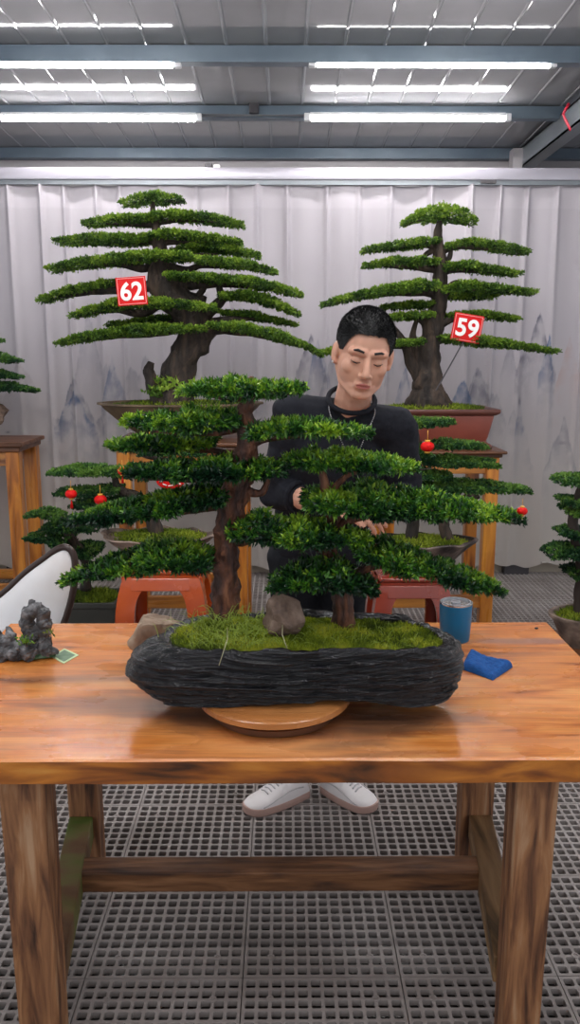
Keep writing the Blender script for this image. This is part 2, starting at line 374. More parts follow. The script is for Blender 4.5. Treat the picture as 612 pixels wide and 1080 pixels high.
# ------------------------------------------------------------------ ROOM
def room():
    # floor of square plastic mats with 12 x 12 holes
    T = .4; nc = 12; e = T/nc; rim = .004
    ho = .0122   # half hole
    cellv = []; 
    q = ho; c = .0032
    hole = [(-q+c,-q),(q-c,-q),(q,-q+c),(q,q-c),(q-c,q),(-q+c,q),(-q,q-c),(-q,-q+c)]
    V = []; Fc = []
    def add_cell(cx, cy, w0, w1, d0, d1):
        o = len(V)
        for (x,y) in [(w0,d0),(w1,d0),(w1,d1),(w0,d1)]: V.append((x,y,0))
        for (x,y) in hole: V.append((cx+x, cy+y, 0))
        for (x,y) in hole: V.append((cx+x, cy+y, -.016))
        h = [o+4+i for i in range(8)]; a = o
        Fc.extend([(a, a+1, h[1], h[0]), (a+1, h[2], h[1]), (a+1, a+2, h[3], h[2]), (a+2, h[4], h[3]), (a+2, a+3, h[5], h[4]), (a+3, h[6], h[5]), (a+3, a, h[7], h[6]), (a, h[0], h[7])])
        for i in range(8):
            j = (i+1)%8; Fc.append((h[i], h[j], h[j]+8, h[i]+8))
    inner = T-2*rim-.002
    ee = inner/nc; st = -inner/2
    for i in range(nc):
        for j in range(nc):
            x0 = st+i*ee; y0 = st+j*ee
            add_cell(x0+ee/2, y0+ee/2, x0, x0+ee, y0, y0+ee)
    # border strip and outer skirt
    a = inner/2; b = T/2-.0012
    o = len(V)
    for r, z in ((a,0),(b,0),(b,-.02)):
        for x,y in ((-r,-r),(r,-r),(r,r),(-r,r)): V.append((x,y,z))
    for lv in range(2):
        for i in range(4):
            j = (i+1)%4; Fc.append((o+lv*4+i, o+lv*4+4+i, o+lv*4+4+j, o+lv*4+j))
    # round screw sockets standing at four crossings
    for sx in (2,10):
        for sy in (2,10):
            x = st+sx*ee; y = st+sy*ee; o = len(V)
            for r, z in ((.0105,0),(.0105,.0022),(.0062,.0022),(.0062,-.008)):
                for k in range(8): V.append((x+r*math.cos(PI*k/4), y+r*math.sin(PI*k/4), z))
            for lv in range(3):
                for k in range(8): Fc.append((o+lv*8+k, o+lv*8+(k+1)%8, o+lv*8+8+(k+1)%8, o+lv*8+8+k))
            Fc.append(tuple(o+24+k for k in range(8)))
    V = np.array(V); nv = len(V)
    x_off = (atz(256, 1035, 0).x); y_off = atz(300, 1031, 0).y
    VV = []; FF = []
    c0 = 0
    for i in range(-8, 8):
        for j in range(-3, 11):
            VV.append(V+np.array((x_off+(i+.5)*T, y_off+(j-.5)*T, 0))); FF += [tuple(k+c0 for k in f) for f in Fc]; c0 += nv
    me = bpy.data.meshes.new('floor'); me.from_pydata(np.concatenate(VV).tolist(), [], FF); me.materials.append(M['mat']); me.update()
    fl = link('floor', me); fl['kind'] = 'structure'
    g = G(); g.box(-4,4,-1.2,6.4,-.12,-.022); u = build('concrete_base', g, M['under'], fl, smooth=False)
    # back wall
    g = G(); g.box(-4,4,6.3,6.4,-.02,3.1); struct('wall_back', g, M['wall'], smooth=False)
    # roof sheet with ribs every 20 cm
    cz = lambda y: 3.092-.04*(y-4.4)
    g = G(); z = 0; xs = []
    x = -4.0
    while x < 4.0:
        xs += [(x, z), (x+.10, z), (x+.106, z-.005), (x+.114, z-.005), (x+.12, z)]; x += .2
    vs = []; n = len(xs)
    for (Yv) in (-1.2, 6.3):
        for (xx, zz) in xs: vs.append((xx, Yv, zz+cz(Yv)))
    for (Yv) in (-1.2, 6.3): 
        for (xx, zz) in xs: vs.append((xx, Yv, cz(Yv)+.03))
    fs = [(i, i+1, n+i+1, n+i) for i in range(n-1)] + [(2*n+i, 3*n+i, 3*n+i+1, 2*n+i+1) for i in range(n-1)]
    g.add(vs, fs); struct('ceiling', g, M['ceil'], smooth=False)
    # purlins (C sections)
    k = 1
    for Yp in (6.24, 5.36, 4.48, 3.6, 2.72, 1.84, .96, .08):
        g = G(); zt_ = cz(Yp)-.004; zb = zt_-(.078 if Yp < 5 else .070)
        g.box(-4,4,Yp-.03,Yp-.024,zb,zt_); g.box(-4,4,Yp-.024,Yp+.04,zt_-.008,zt_-.003); g.box(-4,4,Yp-.024,Yp+.04,zb,zb+.006)
        struct('trim_%d' % k, g, M['purlin'], smooth=False); k += 1
    # small clamps on the second purlin
    g = G(); p = at(268, 118, 5.32); g.box(p.x-.03,p.x+.03,5.30,5.335,3.0,3.075); 
    tag(build('purlin_clamp', g, M['dark'], loc=(p.x,5.32,3.0), smooth=False, bevel=.004), 'small dark clamp on the ceiling purlin behind the light tubes', 'clamp')
    # truss beam on the right, running to the back wall
    g = G(); X = 1.70
    g.box(X,X+.10,.2,6.25,2.99,3.0); g.box(X,X+.008,.2,6.25,2.87,3.0); g.box(X,X+.10,.2,6.25,2.87,2.88)
    struct('trim_%d' % k, g, M['truss'], smooth=False); k += 1
    g = G(); g.box(1.63,1.70,6.1,6.2,2.72,2.99); struct('trim_%d' % k, g, M['wall'], smooth=False); k += 1
    g = G(); a = at(594,121,5.0); b = at(602,137,4.9)
    g.tube([a, a.lerp(b,.5)+Vector((.0,0,-.0)), b], [.012,.016,.012], 6, sx=.3)
    g.tube([a, a+Vector((.03,0,.06))], .008, 6)
    tag(build('plastic_strip', g, M['tape'], loc=tuple(a)), 'short red plastic strip tied round the right ceiling truss', 'strip')
    # curb under the curtain, posts
    g = G(); g.box(-4,4,5.66,5.74,-.01,.11); struct('baseboard_back', g, M['curb'], bevel=.004, smooth=False)
    for px in (385, 545, 20, 210):
        p = at(px, 600, 5.6); g = G(); g.box(p.x-.09,p.x+.09,5.60,5.66,-.01,.10)
        struct('trim_%d' % k, g, M['dark'], smooth=False, bevel=.004); k += 1
    # curtain rail
    r = thing('curtain_rail', 'long white lacquered rail carrying the painted curtain', 'curtain rail', (0,5.55,2.66))
    g = G(); g.box(-3.6,3.6,5.50,5.62,2.655,2.73); build('rail_beam', g, M['rail'], r, bevel=.008, smooth=True, auto=.6)
    g = G(); g.box(-3.6,3.6,5.515,5.545,2.628,2.655); build('glide_track', g, M['truss'], r, smooth=False)
    p = at(224,177,5.56)
    bk = thing('junction_clip', 'small dark metal clip with white plug on top of curtain rail', 'clip', (p.x,5.56,2.73))
    g = G(); g.box(p.x-.045,p.x+.0,5.54,5.58,2.73,2.77); build('clip_body', g, M['dark'], bk, bevel=.004, smooth=False)
    g = G(); g.box(p.x+.01,p.x+.05,5.54,5.57,2.73,2.755); build('plug', g, M['white'], bk, bevel=.004, smooth=False)
    p = at(515,193,5.5)
    tag(build('rail_bracket', G().box(p.x-.05,p.x+.05,5.485,5.5,2.632,2.655), M['dark'], loc=(p.x,5.5,2.64), smooth=False, bevel=.003), 'flat dark bracket on the curtain rail above the tree numbered 59', 'bracket')

def curtain():
    W0, W1 = -3.3, 3.3; z0, z1 = .075, 2.63; nx, nz = 1500, 230
    X = np.linspace(W0, W1, nx); Z = np.linspace(z0, z1, nz)
    XX, ZZ = np.meshgrid(X, Z)
    # pleats: irregular spacing, sharp pinch at the top, softer at the bottom
    pos = []; x = W0
    rr = random.Random(3)
    while x < W1: x += rr.choice([.15,.19,.24,.26,.21]); pos.append(x)
    t = (ZZ-z0)/(z1-z0)
    Yd = np.zeros_like(XX)
    for i, p in enumerate(pos):
        cx = p + .02*np.sin(i*1.7)*(1-t); w = .012+.022*(1-t)*(.5+.5*math.sin(i*2.3)) + .004
        Yd -= (.032+.012*math.sin(i))*np.exp(-((XX-cx)/w)**2)*(.55+.45*t)
    Yd += .02*np.sin(XX*9+.6*np.sin(XX*3))*(1-.5*t) + .012*np.sin(XX*23+ZZ*.8)
    V = np.stack([XX, 5.56+Yd, ZZ], -1)
    hem = .018*np.sin(X*14)+.012*np.sin(X*31+1)
    V[0,:,2] += hem; V[1,:,2] += hem*.7
    # ground colour turning from lavender to beige lower down, then the printed ink landscape
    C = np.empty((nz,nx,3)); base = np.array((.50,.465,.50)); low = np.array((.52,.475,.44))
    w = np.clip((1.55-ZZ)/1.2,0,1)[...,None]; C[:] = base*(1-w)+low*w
    jag = np.array([[noise.fractal(Vector((x*7, k*9.1, 0)), .9, 2.1, 6) for x in X] for k in range(4)])
    wash = np.array([[noise.noise(Vector((x*2.2, z*2.2, 5))) for x in X[::5]] for z in Z[::5]])
    wash = np.repeat(np.repeat(wash,5,0),5,1)[:nz,:nx] if wash.shape[0]*5>=nz else np.pad(np.repeat(np.repeat(wash,5,0),5,1),((0,nz),(0,nx)),mode='edge')[:nz,:nx]
    fine = np.array([[noise.fractal(Vector((x*16, z*9, 2)), .8, 2.0, 4) for x in X[::2]] for z in Z])
    fine = np.repeat(fine,2,1)[:,:nx]
    def mount(px, py, wpx, hpx, col, k, a=.8, steep=1.0):
        p = at(px, py, 5.5); s = mpp(5.5); Wd = wpx*s; H = hpx*s
        prof = p.z - H*np.abs((X-p.x)/(Wd/2))**steep*1.0 + jag[k]*H*.42
        d = prof[None,:]-ZZ
        inside = np.clip(d/.012,0,1)
        fade = np.exp(-np.clip(d,0,9)/(H*.42))
        al = (min(1.1,a*1.3)*inside*fade*np.clip(.65+fine*1.1+wash*.3,.15,1)*np.clip(1.15-np.abs((XX-p.x)/(Wd/2)),0,1)**.4)[...,None]
        al = np.where((np.abs(XX-p.x) < Wd/2)[...,None], al, 0)
        C[:] = C*(1-al)+np.array(col)*al
    gr = (.11,.11,.15); bl = (.05,.11,.23); br = (.24,.18,.18); og = (.45,.22,.14); lg = (.20,.20,.24)
    for a in [(75,395,60,65,lg,0),(76,412,44,40,bl,1,.75),(115,362,26,70,bl,2,.6),(95,350,70,90,lg,3,.35),(20,385,60,40,br,2,.25),
              (150,380,90,60,lg,1,.4),(330,338,34,60,gr,0,.7),(336,350,26,50,bl,3,.5),(350,375,50,60,lg,2,.5),(285,400,60,60,lg,1,.5),
              (571,333,42,60,gr,2,.8),(582,352,16,48,bl,1,.8),(605,350,30,60,og,0,.35),(510,378,60,60,lg,3,.6),(507,385,34,50,gr,0,.6),
              (490,402,44,48,bl,1,.7),(542,365,20,34,gr,1,.5),(545,430,50,60,lg,0,.4),(553,422,12,30,bl,2,.7),(598,440,40,60,lg,3,.5),
              (430,395,40,50,bl,2,.6),(420,370,60,60,lg,1,.4),(25,460,30,20,gr,3,.25),(210,430,70,60,lg,0,.3)]:
        mount(*a)
    # tiny boat and birds brush strokes
    for (px,py,wp,hp) in ((26,512,9,2.2),(22,516,5,2.5),(596,468,8,2),(551,424,3,9),(4,457,4,2)):
        p = at(px,py,5.5); s = mpp(5.5)
        al = (.8*np.exp(-((XX-p.x)/(wp*s*.5))**2-((ZZ-p.z)/(hp*s*.5))**2))[...,None]; C[:] = C*(1-al)+np.array((.16,.15,.18))*al
    # header band of double cloth
    hb = (ZZ > z1-.14)[...,None]; C[:] = np.where(hb, C*1.06, C)
    me = bpy.data.meshes.new('curtain')
    idx = np.arange(nx*nz).reshape(nz,nx)
    q = np.stack([idx[:-1,:-1], idx[:-1,1:], idx[1:,1:], idx[1:,:-1]], -1).reshape(-1,4)
    me.vertices.add(nx*nz); V2 = V.copy(); V2 -= np.array((0,5.56,2.63)); me.vertices.foreach_set('co', V2.ravel())
    me.loops.add(q.size); me.polygons.add(len(q)); me.loops.foreach_set('vertex_index', q.ravel().astype(np.int32))
    me.polygons.foreach_set('loop_start', (np.arange(len(q))*4).astype(np.int32)); me.polygons.foreach_set('loop_total', np.full(len(q),4,np.int32))
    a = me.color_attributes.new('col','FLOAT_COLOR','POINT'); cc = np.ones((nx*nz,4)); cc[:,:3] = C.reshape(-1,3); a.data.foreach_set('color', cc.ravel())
    me.update(calc_edges=True); me.polygons.foreach_set('use_smooth', [True]*len(q))
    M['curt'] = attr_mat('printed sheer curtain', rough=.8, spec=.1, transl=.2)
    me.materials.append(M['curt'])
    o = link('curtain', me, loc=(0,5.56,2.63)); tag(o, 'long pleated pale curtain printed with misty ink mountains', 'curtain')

def lights():
    # (centre px or X, Y, length)
    s1 = 4.48; s2 = 5.31
    rows = []
    for (x0, x1, y, Y) in ((333,580,67,s1),(327,533,124.5,s2),(-62,184,67,s1),(2,207,124.5,s2)):
        a = at(x0,y,Y); b = at(x1,y,Y); rows.append(((a.x+b.x)/2, Y, (a.z), (b.x-a.x)))
    labels = ['lit white tube light on the near purlin, right of centre','lit white tube light on the far purlin, right of centre',
              'lit white tube light on the near purlin, cut by left edge','lit white tube light on the far purlin at left']
    L = rows[0][3]
    extra = [(X, Y, 2.985-.04*(Y-4.48), L) for Y in (3.58, 2.70, 1.82, .94, .06) for X in (-.95, .82)]
    for i, (cx, Y, z, ln) in enumerate(rows+extra):
        lab = labels[i] if i < 4 else 'lit white tube light on a purlin nearer than the picture shows'
        t = thing('tube_light', lab, 'light', (cx, Y, z), 'ceiling tube lights')
        g = G(); g.box(cx-ln/2,cx+ln/2,Y-.016,Y+.016,z+.012,z+.030); build('housing', g, M['cap'], t, smooth=False, bevel=.003)
        g = G(); g.tube([(cx-ln/2+.01,Y,z),(cx+ln/2-.01,Y,z)], .018, 14); build('light_tube', g, M['tube'], t)
        for s in (-1,1):
            g = G(); xa = cx+s*ln/2; g.box(min(xa,xa+s*.035),max(xa,xa+s*.035),Y-.018,Y+.018,z-.018,z+.026); build('end_cap', g, M['cap'], t, smooth=False, bevel=.004)
        if i < 4:
            g = G(); x2 = {0:cx-ln/2-.6, 1:cx-ln/2-.8, 2:cx+ln/2+.6, 3:cx+ln/2+.7}[i]; xs = cx+(ln/2+.035)*(1 if x2 > cx else -1)
            g.tube([(xs,Y,z+.012),((xs+x2)/2,Y,z+.018),(x2,Y,z+.022)], .004, 6); build('power_cable', g, M['wire'], t)

# ------------------------------------------------------------------ TABLE
TZ = .76
TXL = atz(10,659,TZ).x; TXR = atz(577,657,TZ).x; TYB = atz(300,657,TZ).y; TYF = atz(300,801,TZ).y
def table():
    th = .053
    t = thing('work_table', 'large orange brown wooden work table with thick top and stretchers', 'table', ((TXL+TXR)/2,(TYF+TYB)/2,0))
    # top: planks joined, slightly wavy front edge
    g = G(); n = 60
    vs = []; 
    for i in range(n+1):
        x = TXL+(TXR-TXL)*i/n; w = .003*noise.noise(Vector((x*5,1,0)))
        for (y,z) in ((TYF+w, TZ-.004),(TYF+w+.005,TZ),(TYB,TZ),(TYB+.002,TZ-th),(TYF+w+.002,TZ-th)): vs.append((x,y,z))
    m = 5
    for i in range(n):
        for k in range(m):
            a = i*m+k; b = i*m+(k+1)%m; g.add([],[]); g.f.append((b,a,a+m,b+m)); g.mi.append(0 if k in (0,1) else 1)
    g.f.append(tuple(range(m))); g.mi.append(1); g.f.append(tuple(n*m+k for k in range(m))[::-1]); g.mi.append(1)
    g.v = vs; build('tabletop', g, [M['tabletop'], M['edge']], t, smooth=False)
    # legs
    def leg(x0, x1, y0, y1, dx):
        g = G(); z1 = TZ-th; s = .004
        g.hexa([(x0+dx+s,y0+s,0),(x1+dx-s,y0+s,0),(x1+dx-s,y1-s,0),(x0+dx+s,y1-s,0),(x0,y0,z1),(x1,y0,z1),(x1,y1,z1),(x0,y1,z1)])
        build('leg', g, M['leg'], t, bevel=.006, smooth=False)
    zt = TZ-th
    yl = TYF+.035
    fx0 = at(-3,830,yl).x; fx1 = at(46,830,yl).x; rx0 = at(546,830,yl).x; rx1 = at(591,830,yl).x
    leg(fx0, fx1, yl, yl+.085, .002); leg(rx0, rx1, yl, yl+.085, -.002)
    yb = TYB-.15
    bx0 = at(70,840,yb).x; bx1 = at(98,840,yb).x; cx0 = at(487,840,yb).x; cx1 = at(523,840,yb).x
    leg(bx0-.005, bx1+.01, yb, yb+.08, .006); leg(cx0, cx1, yb, yb+.08, -.0)
    # side stretchers, then the cross stretcher between them
    sz0, sz1 = .145, .215
    lxf = (fx0+fx1)/2+.01; lxb = (bx0+bx1)/2
    rxf = (rx0+rx1)/2-.015; rxb = (cx0+cx1)/2+.01
    for (xa, xb) in ((lxf, lxb), (rxf, rxb)):
        w = .034; g = G(); ya = yl+.08; ye = yb+.005
        g.hexa([(xa-w,ya,sz0),(xa+w,ya,sz0),(xb+w,ye,sz0),(xb-w,ye,sz0),(xa-w,ya,sz1),(xa+w,ya,sz1),(xb+w,ye,sz1),(xb-w,ye,sz1)])
        o = build('side_stretcher', g, M['mossy'] if xa < 0 else M['legy'], t, bevel=.004, smooth=False)
        if xa < 0: o['label'] = 'side stretcher stained with green moss'
    ym = 1.90; f = (ym-yl)/(yb-yl)
    xa = lxf+(lxb-lxf)*f; xb = rxf+(rxb-rxf)*f
    g = G(); g.box(xa+.02, xb-.02, ym, ym+.072, .155, .212); build('cross_stretcher', g, M['legx'], t, bevel=.004, smooth=False)

def table_materials():
    # boards with a wet dark patch and pale scuffs
    m = mat('oiled tabletop boards', rough=.3, coat=.35); nt = m.node_tree; N = nt.nodes; L = nt.links; b = N['Principled BSDF']
    tc = N.new('ShaderNodeTexCoord')
    def nz(scale, sc, detail=8, dist=0.):
        mp = N.new('ShaderNodeMapping'); mp.inputs['Scale'].default_value = scale; L.new(tc.outputs['Object'], mp.inputs['Vector'])
        n = N.new('ShaderNodeTexNoise'); n.inputs['Scale'].default_value = sc; n.inputs['Detail'].default_value = detail; n.inputs['Distortion'].default_value = dist
        L.new(mp.outputs[0], n.inputs['Vector']); return n.outputs['Fac']
    def ramp(fac, stops):
        r = N.new('ShaderNodeValToRGB'); e = r.color_ramp.elements
        e[0].position, e[0].color = stops[0][0], (*stops[0][1],1); e[1].position, e[1].color = stops[-1][0], (*stops[-1][1],1)
        for p,c in stops[1:-1]: q = e.new(p); q.color = (*c,1)
        L.new(fac, r.inputs['Fac']); return r.outputs['Color']
    def mix(fac, a, bb, mode='MIX'):
        x = N.new('ShaderNodeMix'); x.data_type = 'RGBA'; x.blend_type = mode
        if hasattr(fac,'links'): L.new(fac, x.inputs[0])
        else: x.inputs[0].default_value = fac
        for v, i in ((a,6),(bb,7)):
            if hasattr(v,'links'): L.new(v, x.inputs[i])
            else: x.inputs[i].default_value = (*v,1)
        return x.outputs[2]
    grain = ramp(nz((1.0,6,6), 3.6, 12, 1.2), [(.28,(.24,.065,.013)),(.40,(.52,.155,.030)),(.55,(.66,.235,.052)),(.72,(.72,.31,.09))])
    fineg = ramp(nz((2,60,60), 3, 4), [(.35,(.80,.80,.80)),(.6,(1.05,1.05,1.05))])
    col = mix(.8, grain, fineg, 'MULTIPLY')
    bleach = ramp(nz((1,2.2,1), 2.1, 8, .5), [(.50,(0,0,0)),(.68,(1,1,1))])
    col = mix(N_math(N, L, bleach, .35), col, (.70,.38,.20))
    dark = ramp(nz((.8,4.5,1), 1.9, 8, .5), [(.54,(0,0,0)),(.66,(1,1,1))])
    col = mix(N_math(N, L, dark, .55), col, (.10,.065,.055))
    for (px,py,rx,ry,c) in ((150,742,.30,.075,(.17,.075,.045)),(400,765,.17,.09,(.10,.05,.035)),(215,760,.12,.07,(.12,.06,.04)),(560,676,.20,.03,(.28,.15,.12))):
        p = atz(px,py,TZ); cx_ = p.x-(TXL+TXR)/2; cy_ = p.y-(TYF+TYB)/2
        mp = N.new('ShaderNodeMapping'); mp.vector_type = 'POINT'; mp.inputs['Location'].default_value = (-cx_/rx,-cy_/ry,0); mp.inputs['Scale'].default_value = (1/rx,1/ry,0)
        L.new(tc.outputs['Object'], mp.inputs['Vector'])
        ln = N.new('ShaderNodeVectorMath'); ln.operation = 'LENGTH'; L.new(mp.outputs[0], ln.inputs[0])
        ad = N.new('ShaderNodeMath'); ad.operation = 'ADD'; L.new(ln.outputs['Value'], ad.inputs[0]); L.new(N_math(N, L, nz((1,2.5,1), 9, 8, .6), 1.3), ad.inputs[1])
        m2 = N.new('ShaderNodeMapRange'); m2.inputs['From Min'].default_value = 1.05; m2.inputs['From Max'].default_value = 1.75; m2.inputs['To Min'].default_value = .72; m2.inputs['To Max'].default_value = 0
        L.new(ad.outputs[0], m2.inputs['Value']); col = mix(m2.outputs[0], col, c)
    L.new(col, b.inputs['Base Color'])
    mr = N.new('ShaderNodeMapRange'); mr.inputs['From Min'].default_value=.35; mr.inputs['From Max'].default_value=.65; mr.inputs['To Min'].default_value=.16; mr.inputs['To Max'].default_value=.42
    L.new(nz((1,2,1), 5, 6), mr.inputs['Value']); L.new(mr.outputs[0], b.inputs['Roughness'])
    bp = N.new('ShaderNodeBump'); bp.inputs['Strength'].default_value = .12; bp.inputs['Distance'].default_value = .002
    L.new(nz((2,60,60), 3, 4), bp.inputs['Height']); L.new(bp.outputs[0], b.inputs['Normal'])
    M['tabletop'] = m
    M['mossy'] = noisy('mossy stretcher', [(.10,.16,.02),(.16,.14,.04),(.17,.09,.04),(.10,.05,.025)], scale=(1,2,1), nscale=3, rough=(.6,.8), bump=.4, bdist=.004, stops_pos=[.38,.47,.55,.66])
def N_math(N, L, sock, k):
    s = N.new('ShaderNodeMath'); s.operation = 'MULTIPLY'; s.inputs[1].default_value = k
    L.new(sock, s.inputs[0]); return s.outputs[0]

# ------------------------------------------------------------------ TRAY GROUP
DISC = (atz(290,740,TZ).x, 1.708)
TRX, TRY = .020, 1.725
def tray_outline(th):
    """superellipse with an irregular rim; returns x, y offset at unit scale"""
    c, s = math.cos(th), math.sin(th); n = 2.7
    r = (abs(c/.378)**n+abs(s/.140)**n)**(-1/n)
    return r*c, r*s
HOLE = (.030,.006,.80,.80)
def end_drop(x):
    f = lambda v: v*v*(3-2*v)
    return .038*f(min(1,max(0,(-x-.24)/.12)))+.030*f(min(1,max(0,(x-.27)/.10)))
def tray():
    d = thing('turntable', 'round wooden turntable under the black stone tray', 'turntable', (DISC[0],DISC[1],TZ))
    g = G(); g.lathe([(.0,.030),(.164,.030),(.171,.034),(.171,.046),(.165,.050),(0,.050)], (DISC[0],DISC[1],TZ), 96); build('disc', g, M['disc'], d, auto=.6)
    g = G(); g.lathe([(.0,.0),(.138,.0),(.143,.004),(.143,.016),(.125,.022),(.120,.030),(0,.030)], (DISC[0],DISC[1],TZ), 80); build('foot', g, M['discd'], d, auto=.6)
    # tray of layered wet rock
    seg, nz = 640, 96
    zb, zt = .818, .938
    V = []
    rows = []
    for j in range(nz+1):
        t = j/nz; row = []
        for i in range(seg):
            th = 2*PI*i/seg; ox, oy = tray_outline(th)
            x = ox; 
            bot = zb - .018*min(1, max(0,(x-.17)/.10)) - .010*min(1, max(0,(-x-.20)/.10)) + .006*math.sin(x*9)
            top = zt + .006*math.sin(x*11+1) + .006*noise.noise(Vector((x*14, oy*10, 0))) - end_drop(x)
            z = bot+(top-bot)*t
            # profile: narrower at the foot, bulging at 2/3
            pr = .925+.075*math.sin(min(1,t*1.25)*PI/2) - .035*max(0,(t-.85)/.15)**2
            q = Vector((x*4, oy*5, z*30+ x*4))
            zz_ = z+.012*noise.noise(Vector((x*5,oy*4,2)))+.006*math.sin(x*13)
            saw = (zz_*52+1.2*noise.noise(Vector((x*3.5,oy*4,zz_*9))))%1.0; saw2 = (zz_*118+1.5*noise.noise(Vector((x*6+9,oy*6,zz_*12))))%1.0
            lay = .013*(saw**.6 if saw < .86 else (1-saw)/.14)*(.6+noise.noise(Vector((x*7,oy*7,zz_*20)))) + .006*(saw2 if saw2 < .8 else (1-saw2)*4) + noise.noise(q*.6)*.020 - .008 - abs(noise.noise(Vector((x*6,oy*9,z*60+x*8))))*.014 + noise.noise(Vector((x*16,oy*16,z*40)))*.007
            lay += .010*noise.noise(Vector((x*6+3,oy*6,z*12)))
            big = 1+ .03*math.sin(th*3+1)
            nx, ny = ox*pr*big, oy*pr*big
            l = math.hypot(nx,ny)
            row.append((TRX+nx+nx/l*lay, TRY+ny+ny/l*lay, z))
        rows.append(row)
    for r in rows: V += r
    # rocky shelf sloping in to the planting hollow, then its wall
    inner = [(.12,.004),(.28,.005),(.45,.001),(.62,.003),(.80,-.002),(.93,-.004),(1.0,-.016),(1.04,-.045)]
    for s_, dz in inner:
        for i in range(seg):
            x,y,z = rows[-1][i]; th = 2*PI*i/seg; ox, oy = tray_outline(th)
            hx, hy = TRX+HOLE[0]+ox*HOLE[2], TRY+HOLE[1]+oy*HOLE[3]
            zi = .934-end_drop((hx-TRX)*1.0)*.4
            k = min(1, s_); fade = math.sin(PI*min(1,s_))
            xx = x+(hx-x)*s_; yy = y+(hy-y)*s_
            n_ = fade*(.009*noise.noise(Vector((xx*14,yy*40,1)))+.006*noise.noise(Vector((xx*40,yy*90,2))))
            V.append((xx, yy, z+(zi-z)*k+dz+n_))
    R = nz+1+len(inner)
    g = G(); fs = [(j*seg+i, j*seg+(i+1)%seg, (j+1)*seg+(i+1)%seg, (j+1)*seg+i) for j in range(R-1) for i in range(seg)]
    fs.append(tuple(range(seg))[::-1]); fs.append(tuple((R-1)*seg+i for i in range(seg)))
    g.add(V, fs); o = build('stone_tray', g, M['trayrock'], loc=(TRX,TRY,zb))
    tag(o, 'oblong black layered rock tray holding the big bonsai', 'planter')

def moss_height(x, y):
    # x,y relative to the tray centre
    h = .922-end_drop(x)*.5
    for (cx, cy, r, a) in ((-.155,.02,.085,.038),(-.02,-.02,.10,.014),(.10,.0,.10,.016),(-.25,.01,.07,.0),(.24,-.01,.08,.004)):
        h += a*math.exp(-((x-cx)**2+((y-cy)*1.3)**2)/r**2)
    return h+.006*noise.noise(Vector((x*25,y*25,0)))+.004*noise.noise(Vector((x*60,y*60,4)))
def moss():
    nx, ny = 120, 44; g = G(); ids = {}
    V = []; Fc = []
    for j in range(ny+1):
        for i in range(nx+1):
            th = 2*PI*i/nx; r = j/ny; ox, oy = tray_outline(th)
            x, y = HOLE[0]+ox*HOLE[2]*1.03*r, HOLE[1]+oy*HOLE[3]*1.03*r
            V.append((TRX+x, TRY+y, moss_height(x,y)-.012*max(0,(r-.85)/.15)))
    for j in range(ny):
        for i in range(nx): a = j*(nx+1)+i; Fc.append((a,a+1,a+nx+2,a+nx+1))
    g.add(V, Fc)
    o = build('moss', g, M['soil'], loc=(TRX,TRY,.92)); tag(o, 'bright green moss and fine grass filling the black tray', 'moss', kind='stuff')
    # blades
    n = 34000; th = RNG.random(n)*2*PI; r = np.sqrt(RNG.random(n))
    B = []
    for t_, r_ in zip(th, r):
        ox, oy = tray_outline(t_); x, y = HOLE[0]+ox*HOLE[2]*r_, HOLE[1]+oy*HOLE[3]*r_; B.append((TRX+x, TRY+y, moss_height(x,y)-.002))
    B = np.array(B); D = RNG.normal(size=(n,3))*.75; D[:,2] = np.abs(D[:,2])+.55
    L = .006+.010*RNG.random(n)
    tone = .60+.8*vnoise(B, 17, 3)+RNG.normal(size=n)*.15
    pal = [(.05,.08,.010),(.17,.24,.018),(.36,.44,.030),(.62,.62,.07)]
    # less green, brownish gaps
    leaves_mesh('moss_blades', B, D, L, .0022, palette(pal, tone), M['moss'], o)
    # long fine grass strands around the trunk and along the front rim
    n = 420; B = []; D = []; LL = []
    for i in range(n):
        x = RNG.normal(-.13, .055) if i < 260 else RNG.uniform(-.2,.27); y = RNG.uniform(-.09,.06)
        B.append((TRX+x, TRY+y, moss_height(x,y))); d = np.array((RNG.normal()*.6, RNG.normal()*.5, .8+RNG.random()*.6)); D.append(d/np.linalg.norm(d)); LL.append(RNG.uniform(.025,.06) if i < 260 else RNG.uniform(.015,.032))
    g = G()
    for b, d, l in zip(B, D, LL):
        b = Vector(b); d = Vector(d); bend = Vector((d.x,d.y,-.5))
        g.tube([b, b+d*l*.5, b+d*l*.85+bend*l*.22, b+d*l+bend*l*.6], [.0007,.0007,.0005,.0002], 4, caps=False)
    M['grass'] = mat('fine grass', (.30,.40,.05), .5)
    build('grass_strands', g, M['grass'], o)
    # two pale strands hanging over the rim
    g = G(); M['straw'] = mat('dry grass', (.45,.42,.25), .6)
    for px, py, ex, ey in ((240,672,231,702),(180,654,197,660),(298,668,303,684)):
        a = at(px,py-10,1.66); b = at(px,py+2,1.60); c = at(ex,ey,1.585)
        g.tube([a,b,c], .0008, 4)
    build('dry_strands', g, M['straw'], o)

